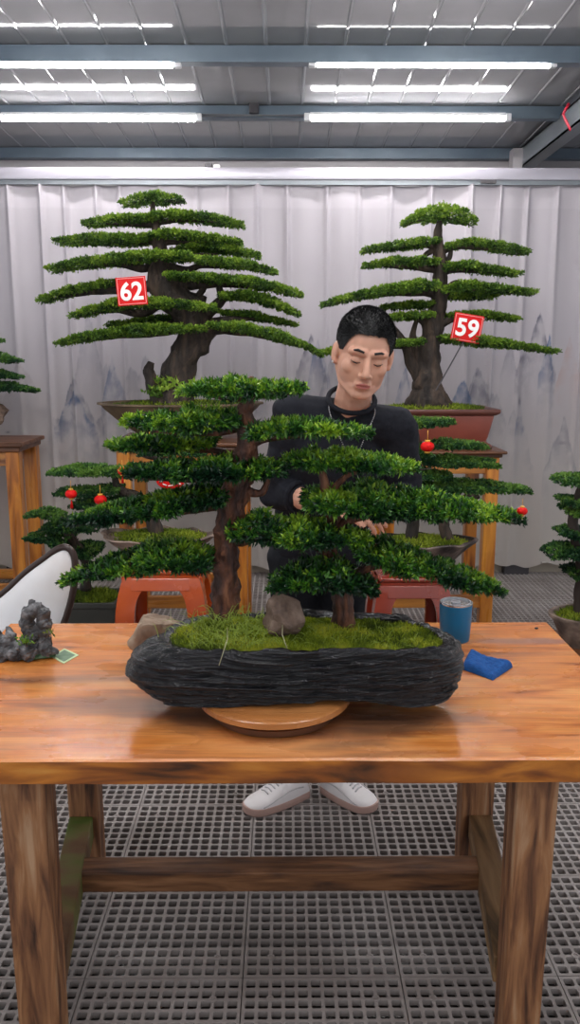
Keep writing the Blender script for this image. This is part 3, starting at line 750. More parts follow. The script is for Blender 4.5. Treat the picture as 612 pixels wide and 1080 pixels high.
def rock(name, label, px, py, Y, r, m, z0, seed=0, cat='stone', facets=9, kmin=.5, squash=1, freq=5, rot=0):
    """boulder: r = half sizes in metres; base at z0, centre photo px"""
    c = at(px, py, Y); rr = random.Random(seed)
    planes = []
    for k in range(facets):
        d = Vector((rr.uniform(-1,1), rr.uniform(-1,1), rr.uniform(-.4,1))).normalized(); planes.append((d, rr.uniform(kmin,.85)))
    def fn(p):
        u = Vector((p.x/r[0], p.y/r[1], p.z/r[2])); 
        for d, k in planes:
            q = u.dot(d)
            if q > k: u -= d*(q-k)
        u *= 1+.13*noise.noise(u*2.3+Vector((seed,0,0)))+.035*noise.noise(u*7+Vector((seed,0,0)))
        return Vector((u.x*r[0], u.y*r[1], u.z*r[2]))
    g = G(); g.ell(c, r, sub=5, fn=fn, R=Matrix.Rotation(rot,3,'Y'))
    g.v = [(x,y,max(z,z0)) for x,y,z in g.v]
    o = build(name, g, m, loc=(c.x,c.y,z0), auto=.3); tag(o, label, cat); return o
def stones():
    rock('stone', 'upright brown grey stone in the moss right of trunk', 299,641,1.69,(.060,.040,.066), M['stone'], .905, 31, facets=16, kmin=.38)
    rock('stone', 'beige rough stone on the table behind left tray end', 161,668,1.99,(.070,.045,.054), M['stoneb'], TZ, 9, facets=10, rot=-.3, kmin=.68)

# ------------------------------------------------------------------ BIG BONSAI
def main_trees():
    Y = 1.78
    b = at(237,655,Y)
    t = thing('bonsai_tree', 'large left bonsai tree in the black tray with thick reddish trunk', 'bonsai tree', (b.x,Y,.93))
    branch(t, [(235,668),(236,640),(239,600),(240,560),(246,525),(258,490),(262,465),(259,440),(262,415),(266,397)], Y, [19,15,13,13,14,13,11,9,6,2], 'trunk', M['bark'], 26, bump=.44, freq=42, n=70)
    # root flare
    for (x,y,dy) in ((218,664,-.01),(252,664,-.02),(232,668,-.05)):
        branch(t, [(236,645),((236+x)/2,655,dy/2),(x,y,dy)], Y, [9,7,3], 'root', M['bark'], 8)
    br = [([(241,560),(252,572,-.02),(270,568,-.03),(300,566,-.03)],[6,5,4,2]),
          ([(240,600),(222,596,.0),(195,596,-.02),(150,600,-.03)],[6,5,4,1.5]),
          ([(243,530),(220,535,.02),(190,540,.02),(130,548,.02)],[7,5,4,1.5]),
          ([(256,495),(230,502,.0),(200,505,0),(150,505,0)],[7,5,4,1.5]),
          ([(261,470),(277,463,-.02),(300,460,-.03),(350,458,-.03)],[7,5,4,1.5]),
          ([(260,445),(240,455,.03),(205,457,.04),(160,455,.04)],[6,4,3,1.5]),
          ([(262,420),(245,420,0),(220,418,0)],[4,3,1.5]),([(263,415),(285,418,0),(305,415,0)],[4,3,1.5]),
          ([(258,480),(235,476,.08),(200,474,.10),(150,474,.12)],[5,4,3,1.2]),
          ([(250,515),(275,520,.0),(285,500,0)],[6,4,2])]
    for p, r in br: branch(t, p, Y, r)
    P = [([(193,412,5),(220,410,10),(260,411,12),(295,411,8),(321,409,3)], Y, .085, .16),
         ([(133,443,3),(165,445,10),(200,445,14),(250,442,14)], Y+.03, .10, .08),
         ([(264,457,7),(290,451,10),(325,450,11),(360,453,8),(388,457,3)], Y-.03, .085, .06),
         ([(117,470,3),(145,468,8),(190,468,9),(224,466,6)], Y+.12, .07, .10),
         ([(133,498,4),(170,495,11),(210,495,17),(255,494,18),(299,494,7)], Y, .11, .0),
         ([(76,550,3),(120,541,11),(165,533,16),(210,525,17),(240,520,12)], Y+.02, .11, -.06),
         ([(68,612,2),(95,602,6),(130,594,14),(175,586,20),(220,590,15)], Y-.03, .10, -.04),
         ([(244,560,9),(275,558,18),(300,562,16)], Y-.03, .08, .04)]
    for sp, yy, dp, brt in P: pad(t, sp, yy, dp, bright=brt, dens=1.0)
    Y2 = 1.77
    b = at(363,655,Y2)
    t2 = thing('bonsai_tree', 'smaller right bonsai tree in the black tray spreading to the right', 'bonsai tree', (b.x,Y2,.93))
    branch(t2, [(362,664),(362,640),(358,610),(348,580),(352,550),(345,520),(338,490)], Y2, [14,12,9,8,7,6,3], 'trunk', M['bark'], 16, bump=.3, freq=38, n=50)
    for p, r in [([(360,620),(385,600,-.02),(420,596,-.03),(480,612,-.03)],[6,5,4,1.5]),([(352,560),(380,545,0),(430,540,0),(510,544,0)],[6,5,4,1.5]),
                 ([(348,520),(370,500,0),(410,495,0)],[4,3,1.5]),([(350,585),(330,575,-.03),(310,570,-.03)],[5,4,2]),([(360,625),(345,618,-.05),(320,615,-.06)],[5,4,2])]: branch(t2, p, Y2, r)
    P = [([(303,488,6),(330,484,13),(375,487,12),(415,490,9),(438,492,4)], Y2, .09, .16),
         ([(322,526,7),(350,528,20),(400,530,21),(450,533,17),(500,538,11),(546,546,3)], Y2, .12, .07),
         ([(376,578,7),(410,586,17),(450,597,16),(490,610,12),(527,622,4)], Y2-.02, .10, -.02),
         ([(295,562,12),(330,562,20),(365,563,13),(388,567,5)], Y2-.03, .10, .07),
         ([(286,616,5),(315,606,18),(350,606,20),(380,612,15),(393,620,6)], Y2-.05, .09, -.10)]
    for sp, yy, dp, brt in P: pad(t2, sp, yy, dp, bright=brt, dens=1.0)

# ------------------------------------------------------------------ LANTERNS AND SIGNS
def lantern(px, py, Y, r, label, tassel=True):
    p = at(px,py,Y); r = r*mpp(Y)
    t = thing('red_lantern', label, 'lantern', tuple(p), 'little red lanterns hung in the trees')
    g = G(); prof = [(r*.35,-r*.78)]+[(r*math.cos(a)*1.0+.0, r*.8*math.sin(a)) for a in np.linspace(-1.2,1.2,13)]+[(r*.35,r*.78)]
    g.lathe(prof, p, 24, fn=lambda th,z: 1+.05*math.cos(th*12)); build('lantern_body', g, M['red'], t)
    g = G(); g.lathe([(r*.42,r*.72),(r*.42,r*.98),(0,r*.98)], p, 16); g.lathe([(r*.42,-r*.98),(r*.42,-r*.72),(0,-r*.72)], p, 16); build('gold_cap', g, M['gold'], t)
    g = G(); g.tube([p+Vector((0,0,r*.95)), p+Vector((0,0,r*2.4))], max(.0006,r*.05), 5); build('hanging_string', g, M['gold'], t)
    if tassel:
        g = G()
        for k in range(7):
            a = k*.9; g.tube([p+Vector((0,0,-r*.95)), p+Vector((r*.22*math.cos(a),r*.22*math.sin(a),-r*2.6))], r*.07, 4)
        build('tassel', g, M['red'], t)
def text_geo(txt, size, offset=.0):
    cu = bpy.data.curves.new('t','FONT'); cu.body = txt; cu.size = size; cu.align_x = 'CENTER'; cu.align_y = 'CENTER'; cu.extrude = .0015; cu.offset = offset; cu.space_character = 1.02
    o = bpy.data.objects.new('t', cu); COL.objects.link(o)
    dg = bpy.context.evaluated_depsgraph_get(); me = bpy.data.meshes.new_from_object(o.evaluated_get(dg))
    bpy.data.objects.remove(o); bpy.data.curves.remove(cu)
    return me
def number_sign(px, py, Y, side_px, txt, rot, label, stake=None):
    p = at(px,py,Y); s = side_px*mpp(Y)/2
    t = thing('number_sign', label, 'sign', tuple(p)); t.rotation_euler = (0, rot, 0)
    def mk(name, g, m): # local geometry
        me = bpy.data.meshes.new(name); me.from_pydata(g.v, [], g.f); me.materials.append(m); me.update(); o = link(name, me, t); return o
    g = G(); g.box(-s,s,-.003,.003,-s*.92,s*.92); mk('board', g, M['sign'])
    g = G(); w = s*.035; e = s*.93; f = s*.85
    for a in ((-e,e,-f,-f+w),(-e,e,f-w,f)): g.box(a[0],a[1],-.0045,-.003,a[2],a[3])
    for a in ((-e,-e+w),(e-w,e)): g.box(a[0],a[1],-.0045,-.003,-f,f)
    M.setdefault('signpink', mat('pale sign border', (.75,.35,.33), .5)); mk('border', g, M['signpink'])
    me = text_geo(txt, s*1.75, s*.045); me.name = 'numerals'
    bb = np.empty(len(me.vertices)*3); me.vertices.foreach_get('co', bb); bb = bb.reshape(-1,3)
    bb[:,0] -= (bb[:,0].min()+bb[:,0].max())/2; bb[:,1] -= (bb[:,1].min()+bb[:,1].max())/2
    sx = s*1.52/(bb[:,0].max()-bb[:,0].min()); sz = s*1.22/(bb[:,1].max()-bb[:,1].min())
    new = np.stack([bb[:,0]*sx, -.0045-bb[:,2], bb[:,1]*sz],1)
    me.vertices.foreach_set('co', new.ravel()); me.materials.clear(); me.materials.append(M['white']); me.update(); link('numerals', me, t)
    if stake:
        q = at(stake[0], stake[1], Y+.03); l = q-p; R = Matrix.Rotation(-rot,3,'Y')
        g = G(); g.tube([R@Vector((0,.006,-s*.5)), R@l], .004, 6); mk('stake', g, M['dark'])

# ------------------------------------------------------------------ BACKGROUND SHOP
def stand(label, x0, x1, ytop, yth, Yf, dep, rail_z=None, legw=.07, name='plant_stand', floorz=0):
    a = at(x0,ytop,Yf); b = at(x1,ytop,Yf); zt = a.z; th = yth*mpp(Yf)
    t = thing(name, label, 'plant stand', ((a.x+b.x)/2, Yf+dep/2, 0), 'tall wooden plant stands')
    g = G(); g.box(a.x-.02,b.x+.02,Yf-.02,Yf+dep+.02,zt-th*.45,zt); g.box(a.x,b.x,Yf,Yf+dep,zt-th,zt-th*.45); build('stand_top', g, M['standtop'], t, bevel=.006, smooth=False)
    for x in (a.x+.012, b.x-.012-legw):
        for y in (Yf+.01, Yf+dep-.01-legw):
            g = G(); g.box(x,x+legw,y,y+legw,0,zt-th); build('leg', g, M['stand'], t, bevel=.006, smooth=False)
    M.setdefault('standx', wood('honey rail wood', [(.12,.035,.008),(.42,.16,.03),(.58,.24,.045)], 0, rough=(.25,.4), nscale=6, coat=.3))
    z = rail_z or .18
    for y in (Yf+.03, Yf+dep-.06):
        g = G(); g.box(a.x+legw,b.x-legw,y,y+.03,z,z+.07); build('rail', g, M['standx'], t, bevel=.004, smooth=False)
        g = G(); g.box(a.x+legw,b.x-legw,y,y+.03,zt-th-.09,zt-th-.005); build('apron', g, M['standx'], t, bevel=.004, smooth=False)
    for x in (a.x+.03, b.x-.06):
        g = G(); g.box(x,x+.03,Yf+legw,Yf+dep-legw,z,z+.07); build('rail', g, M['standx'], t, bevel=.004, smooth=False)
    return t, zt
def drum_stool(label, px0, px1, ytop, Yc, m):
    """square drum stool with four bowed legs and arched openings"""
    a = at(px0, ytop, Yc-.18); b = at(px1, ytop, Yc-.18); zt = at((px0+px1)/2, ytop, Yc-.17).z; cx = (a.x+b.x)/2; w = (b.x-a.x)/2
    t = thing('drum_stool', label, 'stool', (cx,Yc,0), 'lacquered drum stools')
    d = w*.92
    k = .8
    g = G(); g.box(cx-w*k,cx+w*k,Yc-d*k,Yc+d*k,zt-.022,zt); build('seat', g, m, t, bevel=.010, bseg=3, smooth=True, auto=.8)
    g = G(); g.box(cx-w*k*.97,cx+w*k*.97,Yc-d*k*.97,Yc+d*k*.97,zt-.035,zt-.022); build('waist', g, m, t, smooth=False)
    # bowed corner legs, L-shaped section following a curve
    n = 24
    for sx in (-1,1):
        for sy in (-1,1):
            vs = []; fs = []
            for i in range(n+1):
                u = i/n; z = (zt-.035)*(1-u)
                bow = .80+.20*math.sin(PI*min(1,u*1.02)**.85) - .06*u
                ww = w*.40+ .26*w*max(0,(1-u*4.5))**2.2 + .12*w*max(0,(u-.85)/.15)**2     # wider at shoulder
                X0 = w*bow; Y0 = d*bow; X1 = X0-ww; Y1 = Y0-ww; th = .028
                for (x,y) in ((X0,Y0),(X1,Y0),(X1,Y0-th),(X0-th,Y0-th),(X0-th,Y1),(X0,Y1)):
                    vs.append((cx+sx*x, Yc+sy*y, z))
            for i in range(n):
                for q in range(6):
                    A = i*6+q; B = i*6+(q+1)%6; fs.append((A,B,B+6,A+6) if sx*sy > 0 else (B,A,A+6,B+6))
            fs.append(tuple(range(6))); fs.append(tuple(n*6+q for q in range(6)))
            g = G(); g.add(vs, fs); build('leg', g, m, t, auto=.6)
    # aprons between the legs
    z1 = zt-.035; z0 = z1-.055
    for s in (-1,1):
        g = G(); o1, o0 = d*.805, d*.895; i1, i0 = o1-.03, o0-.03; ya = sorted; q0 = (Yc-o0,Yc-i0) if s<0 else (Yc+i0,Yc+o0); q1 = (Yc-o1,Yc-i1) if s<0 else (Yc+i1,Yc+o1)
        g.hexa([(cx-w*.62,q0[0],z0),(cx+w*.62,q0[0],z0),(cx+w*.62,q0[1],z0),(cx-w*.62,q0[1],z0),(cx-w*.62,q1[0],z1),(cx+w*.62,q1[0],z1),(cx+w*.62,q1[1],z1),(cx-w*.62,q1[1],z1)]); build('apron', g, m, t, bevel=.004, smooth=False)
        g = G(); g.box(cx+s*w*.80-.015,cx+s*w*.80+.012,Yc-d*.62,Yc+d*.62,z0,z1); build('apron', g, m, t, bevel=.004, smooth=False)
    for s in (-1,1):
        g = G(); g.box(cx-w*.7,cx+w*.7,Yc+s*d*.72-.015,Yc+s*d*.72+.015,.0,.03); build('floor_rail', g, m, t, bevel=.004, smooth=False)
    return zt
def small_moss(parent, cx, cy, rx, ry, z, n, hump=.03, pal=None, blade=.02, w=.006):
    g = G(); N1 = 40; V = []; Fc = []; nr = 10
    for j in range(nr+1):
        r = j/nr
        for i in range(N1):
            th = 2*PI*i/N1; V.append((cx+rx*r*math.cos(th), cy+ry*r*math.sin(th), z+hump*(1-r*r)+.01*noise.noise(Vector((r*4,th*2,z)))*(1-r)))
    for j in range(nr):
        for i in range(N1): a = j*N1+i; b = j*N1+(i+1)%N1; Fc.append((a,b,b+N1,a+N1))
    g.add(V, Fc); o = build('moss', g, M['soil'], parent); o['kind'] = 'stuff'
    th = RNG.random(n)*2*PI; r = np.sqrt(RNG.random(n))
    B = np.stack([cx+rx*.97*r*np.cos(th), cy+ry*.97*r*np.sin(th), z+hump*(1-r*r)],1); D = RNG.normal(size=(n,3))*.6; D[:,2] = np.abs(D[:,2])+.5
    pal = pal or [(.04,.07,.01),(.12,.18,.015),(.26,.34,.025),(.42,.46,.05)]
    leaves_mesh('moss_blades', B, D, blade*(.5+RNG.random(n)), w, palette(pal, .45+.7*vnoise(B,6,2)+RNG.normal(size=n)*.15), M['moss'], o)
def sprouts(parent, px, py, Y, n, h, col=None):
    b = at(px,py,Y); B=[];D=[]
    for i in range(n):
        a = RNG.random()*2*PI; q = b+Vector((RNG.normal()*.03,RNG.normal()*.03,RNG.random()*h))
        B.append(tuple(q)); D.append((RNG.normal()*.8,RNG.normal()*.8,.5+RNG.random()))
    leaves_mesh('sprouts', np.array(B), np.array(D), np.full(n,.035), .018, palette(col or [(.10,.22,.02),(.28,.42,.05),(.40,.55,.08)], RNG.random(n)), M['moss'], parent)

def tree62():
    Yf = 4.22; dep = .56
    st, zt = stand('honey coloured wooden stand carrying the round bowl pot', 119, 262, 467, 9, Yf, dep)
    Yc = Yf+dep/2
    pl = at(103,426,Yc); pr = at(278,426,Yc); cx = (pl.x+pr.x)/2; R = (pr.x-pl.x)/2; zr = pl.z+.01; H = zr-zt
    p = thing('bonsai_pot', 'wide round olive brown clay bowl on the left stand', 'plant pot', (cx,Yc,zt))
    g = G(); g.lathe([(R*.42,0),(R*.45,.008),(R*.53,H*.12),(R*.63,H*.28),(R*.76,H*.50),(R*.92,H*.82),(R*.96,H*.93),(R*1.0,H*.95),(R*1.0,H),(R*.94,H),(R*.92,H*.9),(0,H*.88)], (cx,Yc,zt), 64, sy=.62); build('bowl', g, M['potbowl'], p, auto=.7)
    small_moss(p, cx, Yc, R*.9, R*.55, zr-.03, 2500, .03)
    sprouts(p, 176,414,Yc-.1,90,.07); sprouts(p, 165,420,Yc-.1,60,.05,[(.04,.10,.01),(.10,.2,.02)]); sprouts(p, 215,420,Yc-.1,40,.04)
    Y = Yc; b = at(183,425,Y)
    t = thing('bonsai_tree', 'tall bonsai with many flat tiers behind the sign numbered 62', 'bonsai tree', (b.x,Y,zr-.03))
    kw = dict(m=M['barkg'])
    branch(t, [(182,430),(183,405),(195,375),(208,352),(200,330),(180,312),(168,295),(170,270),(165,245),(162,225),(161,212)], Y, [24,18,16,17,19,15,12,8,5,3,2], 'trunk', M['barkg'], 18, bump=.3, freq=12, n=70)
    branch(t, [(172,425,-.03),(163,408,-.04),(157,392,-.05),(160,382,-.05)], Y, [12,8,6,3], 'broken_stub', M['barkg'], 12, bump=.4, freq=20)
    for p_, r in [([(203,340),(225,325),(240,312),(262,316)],[8,6,4,1.5]),([(205,350),(235,348),(270,352),(310,364)],[7,5,4,1.5]),([(205,345),(235,338),(270,336)],[5,4,1.5]),
                  ([(170,300),(200,300),(240,300),(290,306)],[7,5,3,1.5]),([(170,280),(195,285),(215,280),(250,283)],[5,4,3,1]),([(168,268),(190,270),(230,268)],[4,3,1]),
                  ([(170,275),(150,283),(120,278),(80,283)],[5,4,3,1]),([(165,300),(135,305),(100,308),(60,314)],[6,4,3,1]),([(175,315),(150,330),(120,327),(90,332)],[6,4,3,1]),
                  ([(195,340),(165,350),(130,354),(85,360)],[8,5,3,1]),([(167,252),(150,256),(110,255)],[4,2,1]),([(167,255),(190,256),(225,256)],[4,2,1]),([(165,238),(145,237),(110,236)],[3,2,1]),([(165,235),(190,232),(225,234)],[3,2,1]),
                  ([(235,318),(230,300),(225,290)],[4,3,2]),([(200,325),(214,305),(216,290)],[4,3,2])]:
        branch(t, p_, Y, r, m=M['barkg'], freq=14)
    P = [([(129,216,2),(145,212,6),(165,210,7),(192,211,2)],0,.13),
         ([(91,237,2),(120,233,5),(150,233,6),(163,231,4)],0,.16),([(163,231,4),(185,228,6),(220,231,5),(256,238,2)],0,.16),
         ([(61,256,2),(100,253,5),(140,254,6),(160,252,4)],0,.18),([(160,251,4),(185,249,6),(215,252,5),(254,256,2)],0,.18),
         ([(54,285,2),(85,279,5),(130,274,7),(170,271,7),(203,271,4)],-.08,.20),([(183,266,3),(215,262,6),(245,265,5),(273,270,2)],.08,.16),([(206,275,3),(230,277,6),(262,280,5),(291,288,2)],-.06,.17),
         ([(45,318,2),(75,308,5),(110,301,5),(127,298,3)],0,.16),([(178,292,4),(215,294,7),(260,298,7),(300,306,6),(318,312,2)],-.05,.20),
         ([(78,334,2),(105,326,6),(140,319,8),(180,321,7),(228,325,3)],-.12,.20),([(233,313,4),(262,312,7),(290,320,7),(315,332,3)],-.04,.17),
         ([(63,363,2),(90,356,6),(130,350,7),(180,347,6),(217,347,3)],-.12,.20),([(115,343,2),(160,338,5),(200,334,4)],.12,.12),([(233,330,3),(265,333,6),(313,343,2)],.10,.15),
         ([(222,343,4),(255,346,7),(295,355,7),(325,366,5),(339,375,2)],-.08,.20)]
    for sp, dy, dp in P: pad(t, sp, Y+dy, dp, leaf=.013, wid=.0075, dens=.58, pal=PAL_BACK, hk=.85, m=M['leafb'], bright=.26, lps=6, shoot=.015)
    number_sign(139,307,Yc-.40,30,'62',-.07,'square red sign with white number 62 in the left tall tree')

def tree59():
    Yf = 4.22; dep = .52
    st, zt = stand('honey coloured wooden stand under the red rectangular pot', 402, 531, 476, 7, Yf, dep)
    Yc = Yf+dep/2
    pl = at(396,432,Yf+.06); pr = at(529,432,Yf+.06); cx = (pl.x+pr.x)/2; W = (pr.x-pl.x)/2; zr = pl.z; H = zr-zt; D = .20
    p = thing('bonsai_pot', 'rectangular red brown glazed pot on the right stand', 'plant pot', (cx,Yc,zt))
    def ringbox(g, levels):
        vs = []; 
        for (w,d,z) in levels: vs += [(cx-w,Yc-d,zt+z),(cx+w,Yc-d,zt+z),(cx+w,Yc+d,zt+z),(cx-w,Yc+d,zt+z)]
        n = len(levels); fs = [(i*4+k, i*4+(k+1)%4, i*4+4+(k+1)%4, i*4+4+k) for i in range(n-1) for k in range(4)]+[(3,2,1,0),tuple((n-1)*4+k for k in range(4))]
        g.add(vs, fs); return g
    build('pot_body', ringbox(G(), [(W*.80,D*.80,.03),(W*.84,D*.84,H*.3),(W*.92,D*.92,H*.86)]), M['potred'], p, bevel=.012, bseg=3, auto=.7)
    build('rim', ringbox(G(), [(W*.93,D*.93,H*.84),(W*1.0,D*1.0,H*.90),(W*1.0,D*1.0,H),(W*.93,D*.9,H),(W*.92,D*.89,H*.93)]), M['potrim'], p, bevel=.006, auto=.7)
    build('foot', ringbox(G(), [(W*.90,D*.90,0),(W*.90,D*.90,.022),(W*.82,D*.82,.036),(W*.81,D*.81,.05)]), M['potrim'], p, bevel=.006, auto=.7)
    small_moss(p, cx, Yc, W*.9, D*.85, zr-.012, 2600, .02)
    Y = Yc; b = at(452,430,Y)
    t = thing('bonsai_tree', 'tall tiered bonsai with a rounded crown beside the sign numbered 59', 'bonsai tree', (b.x,Y,zr-.01))
    branch(t, [(452,432),(453,415),(452,395),(453,370),(456,345),(462,320),(465,295),(463,272),(462,250),(464,232)], Y, [24,17,13,11,10,8,7,6,5,2], 'trunk', M['barkg'], 18, bump=.4, freq=14, n=60)
    for (x,y,dy) in ((428,428,-.03),(440,430,-.08),(462,430,-.09),(476,427,-.02)):
        branch(t, [(452,408,0),((452+x)/2,418,dy*.6),(x,y,dy)], Y, [10,8,3], 'root', M['barkg'], 8)
    for p_, r in [([(450,410),(435,385),(428,365),(420,352),(412,340)],[8,6,5,3,1.5]),([(448,395),(436,360),(440,335)],[5,4,2]),([(456,360),(480,358),(520,364)],[5,3,1.5]),([(458,345),(480,336),(510,334)],[5,3,1.5]),
                  ([(464,315),(480,300),(500,305),(540,309)],[5,4,3,1]),([(464,310),(440,308),(400,310),(360,317)],[5,4,3,1]),([(464,290),(478,285),(510,287)],[4,3,1]),([(463,285),(440,282),(405,281)],[4,3,1]),
                  ([(462,265),(450,258),(420,261)],[4,3,1]),([(463,268),(480,260),(520,263)],[4,3,1]),([(455,350),(440,335),(420,335)],[4,3,1]),([(453,380),(430,366),(370,368)],[4,3,1]),
                  ([(461,262),(448,270),(444,282)],[3,2.5,2]),([(466,282),(474,272),(476,260)],[3,2.5,2])]:
        branch(t, p_, Y, r, m=M['barkg'], freq=14)
    P = [([(425,236,3),(440,229,9),(463,226,12),(485,229,9),(500,236,3)],0,.16),
         ([(383,265,2),(410,261,4),(440,257,6),(459,256,5)],0,.14),([(470,261,3),(495,257,6),(530,262,4),(555,267,2)],0,.15),
         ([(384,281,2),(410,277,6),(440,278,7),(459,277,5)],0,.16),([(467,283,5),(490,281,6),(520,286,4),(546,290,2)],0,.16),
         ([(340,322,2),(370,314,5),(405,307,7),(440,303,8),(459,302,5)],-.05,.20),([(465,307,6),(490,303,8),(525,306,5),(563,309,2)],-.05,.18),([(470,313,3),(495,313,4),(522,313,2)],.12,.12),
         ([(401,325,2),(430,322,5),(453,322,4)],.08,.14),([(411,335,4),(440,333,5),(456,332,3)],-.03,.14),([(474,333,3),(500,331,5),(544,337,2)],0,.15),
         ([(336,373,2),(355,369,4),(400,363,4),(442,361,5)],-.03,.17),([(463,357,5),(500,360,7),(540,364,5),(584,371,2)],-.03,.20)]
    for i, (sp, dy, dp) in enumerate(P): pad(t, sp, Y+dy, dp, leaf=.013, wid=.0075, dens=.58, pal=PAL_BACK, hk=.85, m=M['leafb'], bright=.24+(.1 if i == 0 else 0), lps=6, shoot=.015)
    number_sign(493,346,Yc-.22,30,'59',.16,'square tilted red sign with white number 59 in the right tall tree', stake=(460,412))

def ragged_pot(label, pl, pr, prr, yb, Y, mm, zbase, ry=.6):
    a = at(pl,prr,Y); b = at(pr,prr,Y); cx = (a.x+b.x)/2; R = (b.x-a.x)/2; zr = a.z; H = zr-zbase
    p = thing('bonsai_pot', label, 'plant pot', (cx,Y,zbase))
    def fn(th,z):
        k = max(0,z)/max(H,1e-6); return 1+k*(.05*math.sin(th*5+1)+.05*noise.noise(Vector((math.cos(th)*3,math.sin(th)*3,pl))))+.02*math.sin(z*160)
    prof = [(R*.45,0),(R*.48,.01),(R*.55,H*.25),(R*.70,H*.50),(R*.84,H*.72),(R*.95,H*.90),(R*1.0,H*.97),(R*.99,H),(R*.93,H),(R*.90,H*.9),(0,H*.85)]
    g = G(); g.lathe(prof, (cx,Y,zbase), 80, sy=ry, fn=fn)
    g.v = [(x,y,z+(.02*noise.noise(Vector((x*9,y*9,1))) if z > zr-.03 else 0)) for x,y,z in g.v]
    build('bowl', g, mm, p, auto=.8)
    small_moss(p, cx, Y, R*.88, R*ry*.86, zr-.022, 2200, .025, blade=.018)
    return p, cx, R, zr

def middle():
    # left stool group
    Ys = 3.62
    zs = drum_stool('glossy orange red drum stool under the left ragged bowl', 118, 219, 603, Ys, M['stool'])
    p, cx, R, zr = ragged_pot('shallow ragged brown stone bowl on the orange stool', 106, 228, 563, 600, Ys, M['potrag'], zs, .62)
    b = at(165,560,Ys)
    t = thing('bonsai_tree', 'mid sized bonsai on the orange stool hung with red lanterns', 'bonsai tree', (b.x,Ys,zr-.02))
    branch(t, [(165,565),(160,545),(145,525),(125,515),(120,495)], Ys, [9,7,6,5,3], 'trunk', M['barkg'], 12, bump=.3, freq=16, n=30)
    branch(t, [(160,550),(175,520),(180,490),(150,480)], Ys, [6,5,4,2], m=M['barkg'])
    branch(t, [(123,500),(100,500),(70,500)], Ys, [3,2,1], m=M['barkg']); branch(t, [(125,515),(105,518),(85,520)], Ys, [3,2,1], m=M['barkg'])
    for sp, dp, br in [([(53,498,2),(75,496,6),(100,496,7),(126,498,6)],.12,.12),([(62,518,3),(90,519,5),(126,516,5)],.11,-.05),([(130,500,4),(150,499,7),(172,500,5)],.12,.0),([(78,531,3),(105,532,6),(140,528,6)],.12,-.08),([(150,477,4),(185,474,7),(215,478,4)],.12,.05)]:
        pad(t, sp, Ys, dp, leaf=.013, wid=.0075, dens=.75, pal=PAL_DARK, m=M['leafb'], bright=br+.12, lps=6, shoot=.010)
    lantern(75,521,Ys-.12,6,'red lantern hanging at far left in the tree on the orange stool')
    lantern(106,527,Ys-.12,6.5,'red lantern right of the leftmost one, tree on orange stool')
    lantern(129,497,Ys-.12,5,'small red lantern half hidden beside the left stand leg')
    lantern(158,469,Ys-.4,7,'red lantern above the others, before the bowl of tree 62', tassel=False)
    # red paper charm with white marks
    c = at(180,508,Ys-.3); s = mpp(Ys-.3)
    ch = thing('paper_charm', 'red oval charm with white marks behind the big bonsai', 'charm', tuple(c))
    g = G(); g.ell(c, (15*s,.006,8*s), sub=3); build('charm_body', g, M['red'], ch)
    g = G()
    for (dx,dz,w,h,r) in ((-9,1,5,1.2,.5),(-6,-3,4,1,-.4),(-2,2,3.5,1.2,.2),(2,-1,4,1.4,-.7),(6,2,4,1.2,.4),(9,-2,4,1.2,-.3),(0,-4,5,1,.1),(5,5,3,.9,0),(-6,5,3,.9,.2)):
        q = c+Vector((dx*s,-.006,dz*s)); g.tube([q-Vector((w*s*.5,0,r*w*s*.5)), q+Vector((w*s*.5,0,r*w*s*.5))], h*s*.6, 6)
    build('white_marks', g, M['white'], ch); build('cord', G().tube([c+Vector((0,0,7*s)),c+Vector((0,0,22*s))],.0015,5), M['gold'], ch)
    c = at(200,470,Ys-.3); tg = thing('wooden_tag', 'small brown bamboo tag hanging behind the big bonsai', 'tag', tuple(c))
    g = G(); g.box(c.x-.008,c.x+.008,c.y-.003,c.y+.003,c.z-.022,c.z+.022); build('slip', g, M['leg'], tg, smooth=False); build('cord', G().tube([c+Vector((0,0,.02)),c+Vector((0,0,.05))],.002,5), M['gold'], tg)
    # floor plant at left: pot and dark tree
    Yp = 4.05; a = at(76,637,Yp-.15); b2 = at(108,637,Yp-.15); zr = a.z; cx = (a.x+b2.x)/2; w = .14
    p = thing('bonsai_pot', 'small dark square pot of moss on floor left of the orange stool', 'plant pot', (cx,Yp,0))
    g = G(); vs=[]
    lv = [(w*.80,0),(w*.82,.02),(w*.95,zr-.03),(w,zr-.03),(w,zr),(w*.9,zr),(w*.88,zr-.03)]
    for (r,z) in lv: vs += [(cx-r,Yp-r,z),(cx+r,Yp-r,z),(cx+r,Yp+r,z),(cx-r,Yp+r,z)]
    g.add(vs, [(i*4+k,i*4+(k+1)%4,i*4+4+(k+1)%4,i*4+4+k) for i in range(len(lv)-1) for k in range(4)]+[(3,2,1,0),tuple(len(lv)*4-4+k for k in range(4))])
    build('pot_body', g, M['potgrey'], p, bevel=.004, smooth=False); small_moss(p, cx, Yp, w*.86, w*.86, zr-.02, 1800, .02, blade=.03, w=.008)
    t = thing('bonsai_tree', 'low dark green bonsai behind the white chair back', 'bonsai tree', (cx,Yp,zr-.02))
    branch(t, [(90,622),(92,600),(84,580),(70,560),(62,545)], Yp, [6,5,5,4,2], 'trunk', M['barkg'], 10, n=24)
    for sp, dp, br in [([(30,543,2),(45,540,5),(65,545,5)],.10,.1),([(48,555,4),(75,553,9),(102,556,8)],.14,-.05),([(29,566,2),(50,566,6),(75,572,8)],.14,-.05),([(60,580,4),(80,581,9),(104,580,10)],.15,-.1)]:
        pad(t, sp, Yp, dp, leaf=.014, wid=.008, dens=.8, pal=PAL_DARK, m=M['leafb'], bright=br+.1, lps=6, shoot=.010)
    # right stool group
    Yr = 3.55
